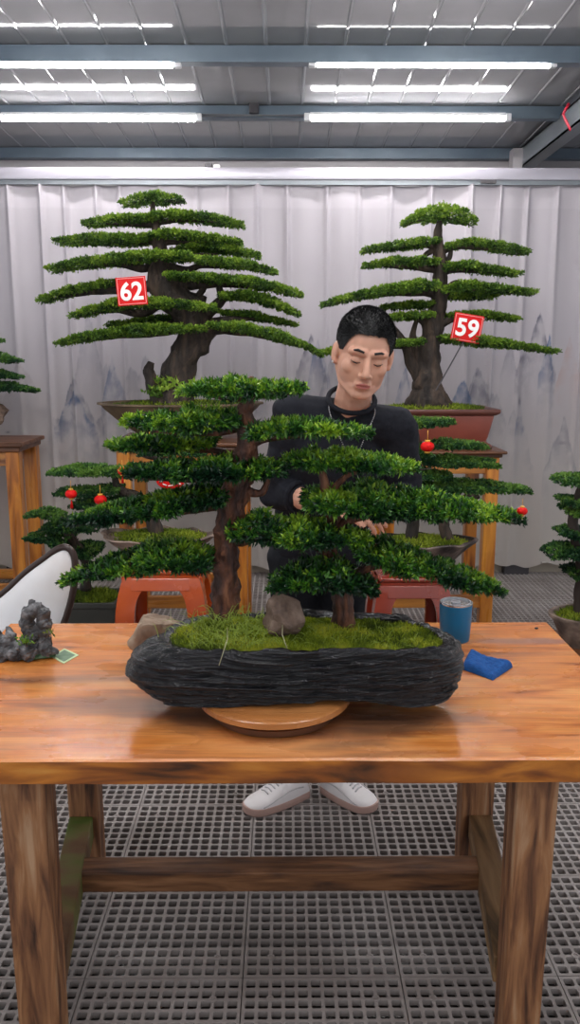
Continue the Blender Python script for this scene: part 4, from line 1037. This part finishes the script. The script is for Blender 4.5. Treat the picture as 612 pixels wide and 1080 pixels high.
    zs = drum_stool('dark red lacquered drum stool right of the standing man', 393, 484, 612, Yr, M['stool2'])
    p, cx, R, zr = ragged_pot('shallow dark ribbed stone bowl on the dark red stool', 388, 503, 569, 600, Yr, M['potdark'], zs, .62)
    t = thing('bonsai_tree', 'mid sized bonsai on the dark red stool below tree 59', 'bonsai tree', (at(445,570,Yr).x,Yr,zr-.02))
    branch(t, [(434,572),(436,550),(440,520),(436,495),(440,470),(438,448)], Yr, [7,6,6,5,4,2], 'trunk', M['barkg'], 12, bump=.3, n=30)
    branch(t, [(474,572),(468,555),(470,540),(478,525),(490,515)], Yr, [7,6,5,4,2], 'trunk', M['barkg'], 12, bump=.3, n=24)
    branch(t, [(486,533),(494,526),(505,522)], Yr-.05, [7,6,4], m=M['barkg'])
    for sp, dp, br in [([(420,446,4),(445,446,6),(476,444,3)],.13,.15),([(454,470,4),(475,468,6),(509,470,3)],.12,.0),([(425,470,5),(440,475,8),(452,480,6)],.13,-.02),([(447,487,5),(480,486,8),(522,489,4)],.14,.0),([(425,500,4),(450,500,5),(475,502,3)],.12,.05),([(445,514,4),(490,512,6),(525,513,5),(557,517,2)],.14,.05)]:
        pad(t, sp, Yr, dp, leaf=.013, wid=.0075, dens=.75, pal=PAL_DARK, m=M['leafb'], bright=br+.18, lps=6, shoot=.010)
    lantern(451,471,Yr-.2,7,'red lantern just below the rectangular red pot', tassel=False)
    lantern(551,539,1.76,5.5,'red lantern at the right tip of the big bonsai', tassel=False)

def far_left():
    Yf = 4.95
    st, zt = stand('tall wooden stand at the far left edge by the curtain', -70, 20, 467, 10, Yf, .45, rail_z=.04, legw=.085)
    Yc = Yf+.2; c = at(-18,440,Yc)
    rk = rock('stone_slab_planter', 'dark rugged rock planter on the far left stand', -20,440,Yc,(.20,.15,.11), M['stone'], zt, 21, 'planter', facets=12)
    t = thing('bonsai_tree', 'bonsai at the far left edge on the tall stand', 'bonsai tree', (c.x,Yc,zt+.12))
    branch(t, [(-22,445),(-26,420),(-14,400),(-20,375),(-22,355)], Yc, [9,8,6,4,2], 'trunk', M['barkg'], 10, n=24)
    for sp in ([(-50,378,3),(-20,376,7),(0,378,5),(20,381,2)],[(-60,396,3),(-20,394,7),(0,395,5),(21,398,2)],[(-70,410,3),(-20,408,8),(10,408,5),(38,412,2)],[(-40,360,3),(-20,356,6),(0,360,2)]):
        pad(t, sp, Yc, .17, leaf=.014, wid=.008, dens=.7, pal=PAL_DARK, m=M['leafb'], bright=.12, lps=6, shoot=.010)

def far_right():
    Yc = 3.2
    a = at(590,657,Yc-.12); zr = a.z; w = .26; cx = a.x+w
    t = thing('bonsai_pot', 'mossy brown pot at the right edge behind the table', 'plant pot', (cx,Yc,0))
    lowstand_z = zr-.13
    p = t
    g = G(); g.lathe([(w*.75,0),(w*.78,.02),(w*.93,.10),(w,.12),(w,.13),(w*.93,.13),(w*.9,.115),(0,.11)], (cx,Yc,lowstand_z), 64, sy=.6); build('bowl', g, M['potrag'], p, auto=.7)
    small_moss(p, cx, Yc, w*.9, w*.54, zr-.018, 2600, .03, blade=.018)
    s = thing('plant_bench', 'low wooden bench under the mossy pot at right edge', 'bench', (cx,Yc,0))
    g = G(); g.box(cx-w*1.0,cx+w*1.2,Yc-.17,Yc+.17,lowstand_z-.03,lowstand_z); build('bench_top', g, M['standtop'], s, bevel=.004, smooth=False)
    for x in (cx-w*.9,cx+w*1.05):
        for y in (Yc-.16,Yc+.12):
            g = G(); g.box(x,x+.04,y,y+.04,0,lowstand_z-.03); build('leg', g, M['leg'], s, bevel=.003, smooth=False)
    b = at(612,655,Yc)
    tr = thing('bonsai_tree', 'dark green layered bonsai cut by the right edge', 'bonsai tree', (b.x,Yc,zr))
    branch(tr, [(613,662),(611,630),(614,600),(608,570),(604,545),(612,520),(616,505)], Yc, [8,6,6,6,6,5,3], 'trunk', M['twig'], 12, bump=.3, n=40)
    for sp, br in [([(588,507,2),(605,506,5),(640,506,6)],.25),([(592,527,2),(610,530,4),(640,530,5)],.05),([(598,538,3),(612,540,4),(640,540,5)],.2),([(590,561,3),(606,563,8),(640,563,9)],.05),([(578,584,4),(596,580,10),(630,582,10)],-.02),([(600,604,3),(615,604,6),(640,604,6)],-.15)]:
        pad(tr, sp, Yc, .13, leaf=.013, wid=.0075, dens=1.0, pal=PAL_DARK, m=M['leafb'], bright=br+.05, lps=6, shoot=.010)

def chair():
    Y = 2.66
    t = thing('armchair', 'white leather chair back with dark brown rim at left', 'chair', (at(-60,640,Y).x,Y,0))
    out = [(-120,690),(-60,668),(0,628),(28,603),(48,588),(62,578),(72,575),(79,580),(82,592),(81,612),(76,635),(68,658),(56,690),(40,730),(0,760),(-60,770),(-120,760)]
    C = catmull([tuple(at(x,y,Y)) for x,y in out]+[tuple(at(-120,690,Y))], 90)
    def curve(p):  # wrap forward at the sides
        x = p[0]-at(-30,640,Y).x; return Vector((p[0], p[1]-.25*x*x, p[2]))
    C = [curve(p) for p in C]
    cen = sum((Vector(c) for c in C), Vector())/len(C)
    g = G(); n = len(C); rings = []
    for dy, s in ((-.022,0),(-.024,.35),(-.024,.7),(-.018,.92),(-.004,.98),(.014,.98),(.02,.7)):
        pass
    V = [cen+Vector((0,-.02,0))]; lv = [.25,.5,.75,.93,.99]
    for l in lv:
        for c in C: p = cen.lerp(c,l); p.y -= .022*(1-l**6); V.append(p)
    fs = [(0,1+(i+1)%n,1+i) for i in range(n)]+[(1+j*n+i,1+j*n+(i+1)%n,1+(j+1)*n+(i+1)%n,1+(j+1)*n+i) for j in range(len(lv)-1) for i in range(n)]
    o = len(V); V.append(cen+Vector((0,.03,0)))
    for c in C: V.append(cen.lerp(c,.99)+Vector((0,.02,0)))
    fs += [(o,o+1+i,o+1+(i+1)%n) for i in range(n)]+[(1+(len(lv)-1)*n+i,1+(len(lv)-1)*n+(i+1)%n,o+1+(i+1)%n,o+1+i) for i in range(n)]
    g.add(V, fs); build('backrest', g, M['chairw'], t)
    g = G(); g.tube(C+[C[0]], .012, 10, caps=False); build('rim', g, M['chairrim'], t)
    a = at(-110,700,Y); zs = .42
    g = G(); g.box(a.x,a.x+.40,Y+.03,Y+.45,zs-.05,zs+.03); build('seat', g, M['chairw'], t, bevel=.025, bseg=3, auto=.8)
    for x in (a.x+.03,a.x+.34):
        for y in (Y+.06,Y+.40):
            g = G(); g.tube([(x,y,0),(x,y,zs-.05)], [.014,.02], 10); build('leg', g, M['chairrim'], t)

# ------------------------------------------------------------------ TABLE THINGS
def table_things():
    p = atz(482,678,TZ); r = .0455; H = .112; c = (p.x, p.y+.03, TZ)
    t = thing('tumbler', 'blue steel tumbler with clear lid on the table', 'cup', c)
    g = G(); g.lathe([(0,0),(r*.86,0),(r*.90,.004),(r*.97,H*.5),(r,H*.93),(r,H*.95),(r*.94,H*.95),(r*.92,H*.85),(0,H*.85)], c, 56); build('cup_body', g, M['blue'], t, auto=.6)
    g = G(); g.lathe([(r*.94,H*.95),(r*1.0,H*.95),(r*1.0,H*.985),(r*.93,H*.985),(r*.93,H*.93)], c, 56); build('steel_rim', g, M['steel'], t, auto=.6)
    g = G(); g.lathe([(0,H*.90),(r*.93,H*.90),(r*.93,H*1.0),(r*.84,H*1.0),(r*.82,H*.94),(0,H*.94)], c, 56); g.box(c[0]-.012,c[0]+.012,c[1]-.008,c[1]+.012,TZ+H*.94,TZ+H*.985); build('lid', g, M['lid'], t, auto=.6)
    # folded towel
    q = atz(513,705,TZ); g = G(); nx, ny = 70, 50; V=[]; 
    A = [atz(487,706,TZ), atz(520,718,TZ), atz(541,704,TZ), atz(496,688,TZ)]
    for side in (0,1):
        for j in range(ny+1):
            for i in range(nx+1):
                u, v = i/nx, j/ny
                P0 = A[0].lerp(A[1],u); P1 = A[3].lerp(A[2],u); P = P0.lerp(P1,v)
                e = min(u,1-u,v,1-v); rr = min(1,e/.16); h = (.021*math.sqrt(max(0,1-(1-rr)**2)))*(.8+.25*math.sin(u*5+v*3))
                z = TZ+.001+(h+.003*noise.noise(P*45)*rr + .0015*noise.noise(P*160) if side else 0)
                V.append((P.x,P.y,z if side else TZ+.001))
    N1 = (nx+1)*(ny+1); fs = []
    for s in (0,1):
        for j in range(ny):
            for i in range(nx): a = s*N1+j*(nx+1)+i; f = (a,a+1,a+nx+2,a+nx+1); fs.append(f if s else f[::-1])
    g.add(V, fs); tag(build('folded_towel', g, M['cloth'], loc=(q.x,q.y,TZ)), 'folded bright blue towel on the table by the tray', 'towel')
    # green card
    A = [atz(x,y,TZ) for x,y in ((54.5,693),(67,700.5),(83,691.5),(68,684.5))]
    cd = thing('plant_card', 'small green printed card with pale border on the table', 'card', tuple(sum(A,Vector())/4))
    cen = sum(A, Vector())/4
    def flat(pts, z0, z1): return G().hexa([(p.x,p.y,z0) for p in pts]+[(p.x,p.y,z1) for p in pts])
    build('card', flat(A,TZ+.0004,TZ+.002), M['cream'], cd, smooth=False)
    build('print', flat([cen.lerp(p,.78) for p in A],TZ+.002,TZ+.0024), M['cardg'], cd, smooth=False)
    # rockery ornament
    Yo = 2.04; c = at(28,690,Yo)
    t = thing('rockery_ornament', 'little grey rock mountain ornament with green sprig on the table', 'ornament', (c.x,Yo,TZ))
    g = G(); s = mpp(Yo)
    bl = []
    # arch around a hole
    for i in range(15):
        a = -PI*.15+PI*1.3*i/14; bl.append((37.5+9.5*math.cos(a), 655-11*math.sin(a), 7.2+1.5*math.sin(i*2.1), 0))
    bl += [(34,642,5.5,0),(33,636,4,0),(30,648,7,0),(38,669,8,0),(38,662,4,0),(44,648,6,0),(43,645,4,0),(47,652,4,0),(30,665,7,0),(46,666,7,0),(29,677,9,0),(46,677,8,0),(38,682,10,0),(49,685,8,-.01),(56,687,5,-.01),(20,684,9,-.02),(12,672,6,-.01),(9,665,4,0),(8,680,9,-.01),(2,676,7,0),(-2,668,4,0),(-8,684,10,0),(16,690,8,-.03),(0,692,9,-.03),(30,688,9,-.03)]
    for (x,y,r,dy) in bl: 
        q = at(x,y,Yo+dy); q.z = max(q.z, TZ+.006); g.ell(q, (r*s,r*s*.9,r*s*1.05), sub=3)
    me = remeshed(g, .0025, 1)
    def fn(p,i):
        n = noise.noise(p*60)*.007+noise.noise(p*150)*.005; d = Vector((p.x-c.x, (p.y-Yo)*2, p.z-TZ-.05)).normalized(); q = p+d*n+Vector((noise.noise(p*90+Vector((5,0,0)))*.003,0,0)); q.z = max(q.z, TZ+.0005); return q
    from_mesh('rock_peak', me, M['stoneg'], t, fn=fn, smooth=False)
    M['mossgreen'] = noisy('painted green ledge', [(.02,.06,.03),(.07,.15,.06),(.10,.13,.10)], nscale=60, rough=(.6,.8), bump=.6, bdist=.004)
    b0 = atz(30,692,TZ)
    g = G(); g.ell(Vector((b0.x,b0.y,TZ+.006)), (.075,.035,.010), sub=4, fn=lambda p: p*(1+.15*noise.noise(p*40))); g.v = [(x,y,max(z,TZ+.0004)) for x,y,z in g.v]
    build('green_ledge', g, M['mossgreen'], t)
    for (px,py,sz,n,cols) in ((28,681,.020,46,[(.05,.16,.02),(.16,.34,.04),(.26,.42,.06)]),(54,672,.014,12,[(.08,.14,.02),(.22,.28,.05)])):
        b = at(px,py,Yo-.04); B = []; D = []
        for i in range(n):
            q = b+Vector((RNG.normal()*sz*.5,RNG.normal()*sz*.3,RNG.random()*sz)); B.append(tuple(q)); D.append((RNG.normal(),RNG.normal()*.7,.4+RNG.random()))
        leaves_mesh('sprig', np.array(B), np.array(D), np.full(n,.014), .005, palette(cols, RNG.random(n)), M['moss'], t)
        g = G(); g.tube([b-Vector((0,0,.02)), b+Vector((0,0,sz*.6))], .0012, 5); build('sprig_stem', g, M['twig'], t)
    # bits of soil
    # a chip on the table at right
    q = atz(566,663.5,TZ); tag(build('wood_chip', G().ell((q.x,q.y,TZ+.003),(.006,.003,.003),sub=2), M['dark'], loc=(q.x,q.y,TZ)), 'tiny dark chip near the right rear table edge', 'chip')

# ------------------------------------------------------------------ MAN
def man():
    root = thing('person', 'man in black sweater and white shoes tending the big bonsai', 'person', (.10,2.62,0))
    V3 = Vector
    ankL = V3((.035,2.66,.09)); ankR = V3((.165,2.66,.09))
    knL = V3((.035,2.58,.48)); knR = V3((.175,2.58,.48))
    hipL = V3((.03,2.56,.90)); hipR = V3((.20,2.56,.90))
    pel = V3((.115,2.56,.93)); waist = V3((.13,2.53,1.06)); chest = V3((.165,2.45,1.25)); neck = V3((.195,2.375,1.405))
    H = V3((.222,2.29,1.553))
    shL = V3((.022,2.42,1.375)); shR = V3((.335,2.40,1.335))
    elL = V3((-.022,2.47,1.13)); elR = V3((.375,2.44,1.095))
    wrL = V3((.155,2.235,1.125)); wrR = V3((.315,2.20,1.165))
    R = Euler((math.radians(-17), 0, 0)).to_matrix()   # placeholder
    # head frame: chin down (pitch) and tilted clockwise in the photo
    R = Matrix.Rotation(math.radians(9),3,'Y') @ Matrix.Rotation(math.radians(14),3,'X') @ Matrix.Rotation(math.radians(4),3,'Z')
    K = 1.0
    def hp(x,y,z): return H+R@V3((x*K,y*K,z*K))
    g = G()
    g.ell(hp(0,.012,.032), (.078,.094,.084), R, 4); g.ell(hp(0,-.018,-.028), (.068,.066,.082), R, 4)
    g.ell(hp(0,-.036,-.078), (.046,.046,.034), R, 3); g.ell(hp(0,-.066,-.098), (.024,.020,.018), R, 3)
    for s in (-1,1):
        g.ell(hp(s*.038,-.050,-.026), (.025,.026,.026), R, 3); g.cap(hp(s*.058,.006,-.045), hp(s*.046,-.022,-.078), .016,.016); g.cap(hp(s*.046,-.022,-.078), hp(s*.014,-.068,-.098), .016,.015)
        g.ell(hp(s*.080,.008,-.008), (.008,.017,.030), R@Matrix.Rotation(s*-.25,3,'Z'), 3)
        g.ell(hp(s*.077,.0,-.03), (.007,.009,.010), R, 3)
        g.cap(hp(s*.045,-.070,.020), hp(s*.012,-.080,.020), .012,.012)
        g.ell(hp(s*.030,-.071,-.002), (.0155,.012,.0115), R, 3)
        g.ell(hp(s*.0125,-.093,-.040), (.0085,.010,.0075), R, 2)
    g.cap(hp(0,-.082,.012), hp(0,-.104,-.034), .008,.0115); g.ell(hp(0,-.090,.045),(.04,.012,.03),R,2) if False else None
    g.ell(hp(0,-.082,-.068), (.026,.012,.016), R, 3)
    g.ell(hp(0,-.092,-.063), (.019,.0065,.0045), R, 3); g.ell(hp(0,-.090,-.073), (.015,.007,.005), R, 3)
    # neck, torso (under clothes), arms
    g.cap(hp(0,.022,-.055), neck+V3((0,.01,-.02)), .052,.058)
    g.cap(neck+V3((-.03,.01,-.045)), neck+V3((.03,.01,-.045)), .045,.045)
    for c, r in ((chest,(.155,.10,.15)),(waist,(.125,.09,.12)),(pel,(.14,.10,.11))): g.ell(c, r, None, 3)
    g.cap(shL, neck+V3((0,.01,-.065)), .046,.04); g.cap(shR, neck+V3((0,.01,-.065)), .046,.04)
    g.cap(shL, elL, .048,.040); g.cap(shR, elR, .048,.040); 
    g.cap(elL, wrL, .041,.026); g.cap(elR, wrR, .041,.026)
    for a,b,c in ((hipL,knL,ankL),(hipR,knR,ankR)): g.cap(a,b,.075,.052); g.cap(b,c,.050,.035)
    for ank, s in ((ankL,-1),(ankR,1)): g.cap(ank+V3((0,0,-.05)), ank+V3((s*.06,-.08,-.06)), .025,.02)
    def hand(wr, d, n, side, curl, sz=1.0):
        """d pointing along the hand, n = back-of-hand normal, side = thumb side vector sign"""
        d = d.normalized(); n = (n-d*n.dot(d)).normalized(); l = d.cross(n)*side
        F3 = Matrix((l, d, n)).transposed()
        g.cap(wr, wr+d*.03*sz, .025,.026)
        g.ell(wr+d*.055*sz, (.040*sz,.050*sz,.015*sz), F3, 3)
        lens = (.068,.076,.070,.055); offs = (.028,.0095,-.0095,-.027)
        for i,(L,o) in enumerate(zip(lens,offs)):
            p = wr+d*(.082-(.006 if i == 3 else 0))*sz+l*o*sz; g.cap(wr+d*.06*sz+l*o*.9*sz, p, .0095,.0095)
            a = curl*(1+.12*i)
            ang = .0
            for k, f in enumerate((.46,.30,.24)):
                ang += a*(.7 if k == 0 else 1)
                q = p+(d*math.cos(ang)-n*math.sin(ang)+l*(.10-.07*i)*.6).normalized()*L*f*sz
                g.cap(p, q, (.0088-.0007*k), (.0082-.0007*k)); p = q
        p = wr+d*.025*sz+l*.024*sz
        q = p+(d*.6+l*.75-n*.35).normalized()*.036*sz; g.cap(p,q,.0125,.0105)
        q2 = q+(d*.9+l*.3-n*.45).normalized()*.030*sz; g.cap(q,q2,.0100,.0092); q3 = q2+(d*1.0-n*.45).normalized()*.024*sz; g.cap(q2,q3,.0090,.0078)
    hand(wrL, V3((.10,-.085,-.02)), V3((-.2,-.35,1)), -1, .42)
    hand(wrR, V3((-.035,-.10,.025)), V3((.2,-.1,1)), 1, .55)
    me = remeshed(g, .0034, 4, .5)
    Ri = R.inverted()
    def fn(p, i):
        q = Ri@(p-H)
        if q.length < .14 and q.y < -.03:
            # sink the eye sockets beside the nose and press the mouth line
            for s in (-1,1):
                e = math.exp(-(((q.x-s*.030)/.020)**2+((q.z-.006)/.008)**2)); p = p+R@V3((0,.0035*e,0))
                e = math.exp(-(((q.x-s*.026)/.012)**2+((q.z+.018)/.010)**2)); p = p+R@V3((0,.002*e,0))
            e = math.exp(-((q.x/.020)**2+((q.z+.0685)/.0022)**2)); p = p+R@V3((0,.0035*e,0))
        return p
    def mfn(p):
        q = Ri@(p-H)
        if q.y < -.07 and (q.x/.0200)**2+((q.z+.0680)/.0080)**2 < 1: return 1
        return 0
    from_mesh('body', me, [M['skin'], M['lip']], root, fn=fn, mfn=mfn)
    # brows, lashes
    for s in (-1,1):
        gg = G(); gg.tube([hp(s*.048,-.073,.022), hp(s*.032,-.0865,.0275), hp(s*.014,-.0900,.023)], [.0022,.0036,.0030], 8, bump=.3, freq=200); build('eyebrow', gg, M['hair'], root)
        gg = G(); gg.tube([hp(s*.044,-.0745,-.004), hp(s*.037,-.0815,-.0075), hp(s*.028,-.0840,-.009), hp(s*.018,-.0815,-.0065)], [.0007,.0015,.0016,.0008], 6); build('eyelashes', gg, M['hair'], root)
    # hair: cropped cap plus short strands
    def hairline(q):
        ang = math.atan2(abs(q.x), -q.y)        # 0 front, pi back
        lim = np.interp(ang, [0,.55,.80,1.0,1.35,1.75,2.1,PI], [.068,.064,.040,.012,.004,.006,-.045,-.065])
        return q.z > lim
    g = G(); bm = bmesh.new(); bmesh.ops.create_icosphere(bm, subdivisions=6, radius=1)
    pts = []
    for v in bm.verts:
        q = V3((v.co.x*.0800, v.co.y*.097, v.co.z*.081)); up = max(0,v.co.z)
        sd = np.clip((q.z+.02)/.07,0,1)
        q = q*(.985+.05*sd)+V3((0,.012,.033)); q.z += .008*up
        q += q.normalized()*(.0015*noise.noise(q*60)+.0008*noise.noise(q*260))
        v.co = q
    bmesh.ops.delete(bm, geom=[v for v in bm.verts if not hairline(v.co+V3((0,0,.003*noise.noise(v.co*150))))], context='VERTS')
    bm.verts.ensure_lookup_table(); bm.normal_update()
    vs = [hp(*v.co) for v in bm.verts]; nr = [R@v.normal for v in bm.verts]; loc_ = [v.co.copy() for v in bm.verts]
    bm.verts.index_update(); fs = [tuple(v.index for v in f.verts) for f in bm.faces]; bm.free()
    g.add(vs, fs); hair = build('hair', g, M['hair'], root)
    idx = RNG.integers(0, len(vs), 22000)
    B = np.array([tuple(vs[i]) for i in idx]); D = np.array([tuple(nr[i]*1.0+R@V3((0,-.5,.2))) for i in idx])+RNG.normal(size=(22000,3))*.35
    top = np.array([max(.2,min(1,(loc_[i].z-.0)/.08)) for i in idx])
    leaves_mesh('hair_strands', B, D, .007*top*(.6+.6*RNG.random(22000)), .0012, np.full((22000,3),.006), M['hair'], hair)
    # ear stud
    build('ear_stud', G().ell(hp(-.083,-.006,-.034), .0035, sub=2), M['silver'], root)
    # sweater
    g = G()
    g.ell(chest+V3((0,.005,.0)), (.175,.118,.15), None, 4); g.ell(chest+V3((0,.01,.06)), (.172,.10,.09), None, 4); g.ell(chest.lerp(waist,.5), (.162,.115,.13), None, 4); g.ell(waist, (.158,.115,.12), None, 4); g.ell(pel+V3((0,0,.01)), (.165,.118,.09), None, 4)
    for s_, e_, w_ in ((shL,elL,wrL),(shR,elR,wrR)):
        g.cap(s_, neck+V3((0,.01,-.045)), .066,.062); g.cap(s_, e_, .066,.056)
        cuff = .30 if s_ is shL else .50
        e2 = e_.lerp(w_, cuff); g.cap(e_, e2, .056,.047); 
    g.cap(neck+V3((-.04,.012,-.045)), neck+V3((.04,.012,-.045)), .055,.055)
    me = remeshed(g, .006, 8, .5)
    # open the neckline: cut a tilted plane above the collar
    ncen = neck+V3((.0,-.008,.006)); nn = V3((.05,-.52,.85)).normalized()
    def fold(p, i):
        t = (p.z-.9)*1.0; a = .010*noise.noise(V3((p.x*7,p.y*7,p.z*16+p.x*14)))+.005*noise.noise(V3((p.x*20,p.y*20,p.z*34)))
        c = chest if p.z > 1.15 else waist; d = V3((p.x-c.x,p.y-c.y,0)); 
        return p+d.normalized()*a if d.length > 1e-4 else p
    def keep(p): 
        q = p-ncen; return not (q.dot(nn) > .012 and (q-nn*q.dot(nn)).length < .070)
    sw = from_mesh('sweater', me, M['sweater'], root, fn=fold, keep=keep)
    # ribbed collar ring
    a_ = nn.orthogonal().normalized(); b_ = nn.cross(a_); ring = []
    a_ = V3((1,0,0)); a_ = (a_-nn*a_.dot(nn)).normalized(); b_ = nn.cross(a_)
    for k in range(41): th = 2*PI*k/40; ring.append(ncen+nn*.013+a_*.068*math.cos(th)+b_*.069*math.sin(th))
    g = G(); g.tube(ring, .0075, 10, caps=False); build('collar', g, M['sweater'], sw)
    for e_, w_, cf in ((elL,wrL,.30),(elR,wrR,.50)):
        c = e_.lerp(w_,cf+.06); d = (w_-e_).normalized(); a = d.orthogonal().normalized(); b = d.cross(a); r = .0475
        g = G(); g.tube([c+a*r*math.cos(2*PI*k/24)*.95+b*r*math.sin(2*PI*k/24)*.95 for k in range(25)], .008, 8, caps=False); build('cuff', g, M['sweater'], sw)
    # trousers
    g = G(); g.ell(pel+V3((0,0,-.02)), (.160,.115,.10), None, 4)
    for a,b,c in ((hipL,knL,ankL),(hipR,knR,ankR)): g.cap(a,b,.092,.072); g.cap(b,c+V3((0,0,.03)),.072,.060)
    me = remeshed(g, .008, 6)
    from_mesh('trousers', me, M['trouser'], root, fn=lambda p,i: p+V3((p.x-.115,p.y-2.56,0))*(.05*noise.noise(V3((p.x*9,p.y*9,p.z*14)))))
    # necklace
    g = G(); pts = [neck+V3((-.062,.0,.018)), neck+V3((-.066,-.062,-.015)), neck+V3((-.042,-.078,-.075)), neck+V3((-.012,-.070,-.135)), neck+V3((.012,-.070,-.135)), neck+V3((.036,-.082,-.075)), neck+V3((.064,-.062,-.02)), neck+V3((.062,0,.012))]
    for i in (2,3,4,5): pts[i] = pts[i]+V3((0,-.018,0))
    nl = thing_part = None
    C = catmull([tuple(p) for p in pts], 90)
    for i, p in enumerate(C): g.ell(V3(p), .0021 if i%2 else .0016, sub=1)
    n = build('necklace', g, M['silver'], root)
    q = (pts[3]+pts[4])/2; g = G(); g.ell(q+V3((0,-.004,-.010)), (.004,.003,.010), sub=2); build('pendant', g, M['silver'], n)
    # shoes
    def shoe(heel, toe):
        d = (toe-heel); d.z = 0; L = d.length; d.normalize(); s = V3((0,0,1)).cross(d)
        g = G(); n = 40; m = 22
        def width(u): return .030+.021*math.sin(min(1,max(0,u/.78))*PI*.62) if u < .78 else .0495*math.sqrt(max(0.0,1-((u-.70)/.305)**2))+.0015
        def prof(u):  # upper height over u
            return float(np.interp(u, [0,.05,.2,.36,.5,.68,.85,.96,1], [.062,.082,.090,.094,.082,.060,.052,.040,.026]))
        # sole
        vs = []; 
        for lv, (z, k) in enumerate(((0.001,.97),(.010,1.03),(.026,1.03),(.028,1.0))):
            for i in range(n*2):
                if i < n: u = i/(n-1); sd = 1
                else: u = 1-(i-n)/(n-1); sd = -1
                w = width(u)*k; vs.append(heel+d*(u*L*(1 if k<=1 else 1.008))+s*sd*w+V3((0,0,z+(.006*max(0,(u-.8)/.2)**2))))
        N = n*2; fs = [(l*N+i, l*N+(i+1)%N, (l+1)*N+(i+1)%N, (l+1)*N+i) for l in range(3) for i in range(N)]+[tuple(range(N))[::-1], tuple(3*N+i for i in range(N))]
        g.add(vs, fs); sh = None
        # upper as cross-section arcs
        up = G(); vs = []
        for i in range(n):
            u = i/(n-1); w = width(u)*.985; h = prof(u)
            for k in range(m):
                a = PI*k/(m-1); cs = math.cos(a); sn = math.sin(a)**(.75 if u > .5 else .6)
                taper = 1-.28*max(0,sn-.3) if u < .45 else 1-.05*sn
                vs.append(heel+d*(u*L)+s*(cs*w*taper)+V3((0,0,.024+(h-.024)*sn)))
        fs = [(i*m+k, i*m+k+1, (i+1)*m+k+1, (i+1)*m+k) for i in range(n-1) for k in range(m-1)]
        fs += [tuple(range(m)), tuple((n-1)*m+k for k in range(m))[::-1]]
        up.add(vs, fs)
        o = build('shoe', up, M['shoe'], root, auto=.9)
        build('sole', g, M['sole'], o, auto=.6)
        lc = G()
        for j in range(5):
            u = .44+.055*j; h = prof(u)+.0035; w = .020
            A = heel+d*(u*L)+s*w+V3((0,0,h-.006)); B = heel+d*((u+.02)*L)-s*w+V3((0,0,h-.006)); Mi = (A+B)/2+V3((0,0,.006)); lc.tube([A,Mi,B], .0028, 6)
        build('laces', lc, M['lace'], o)
        M.setdefault('seam', mat('stitched overlay', (.60,.57,.58), .5)); sw_ = G()
        for sd in (1,-1):
            pts = []
            for u in np.linspace(.12,.80,14):
                w = width(u)*(1.0-.28*.0); zz = .045+.018*math.sin(u*5); pts.append(heel+d*(u*L)+s*sd*(w*.97)+V3((0,0,zz)))
            sw_.tube(pts, .0022, 6)
        build('side_overlay', sw_, M['seam'], o)
    hl = atz(322,838,0); tl = atz(258,859,0); hr = atz(343,833,0); tr = atz(396,857,0)
    shoe(hl+V3((0,0,0)), tl); shoe(hr, tr)

# ------------------------------------------------------------------ world and view
def world():
    w = bpy.data.worlds.new('world'); scene.world = w; w.use_nodes = True
    b = w.node_tree.nodes['Background']; b.inputs[0].default_value = (.93,.95,1.0,1); b.inputs[1].default_value = .34
    vs = scene.view_settings; vs.view_transform = 'Standard'; vs.look = 'None'; vs.exposure = 1.38; vs.gamma = 1; vs.use_curve_mapping = False

table_materials()
room(); curtain(); lights(); table(); tray(); moss(); stones(); main_trees(); tree62(); tree59(); middle(); far_left(); far_right(); chair(); table_things(); man(); world()
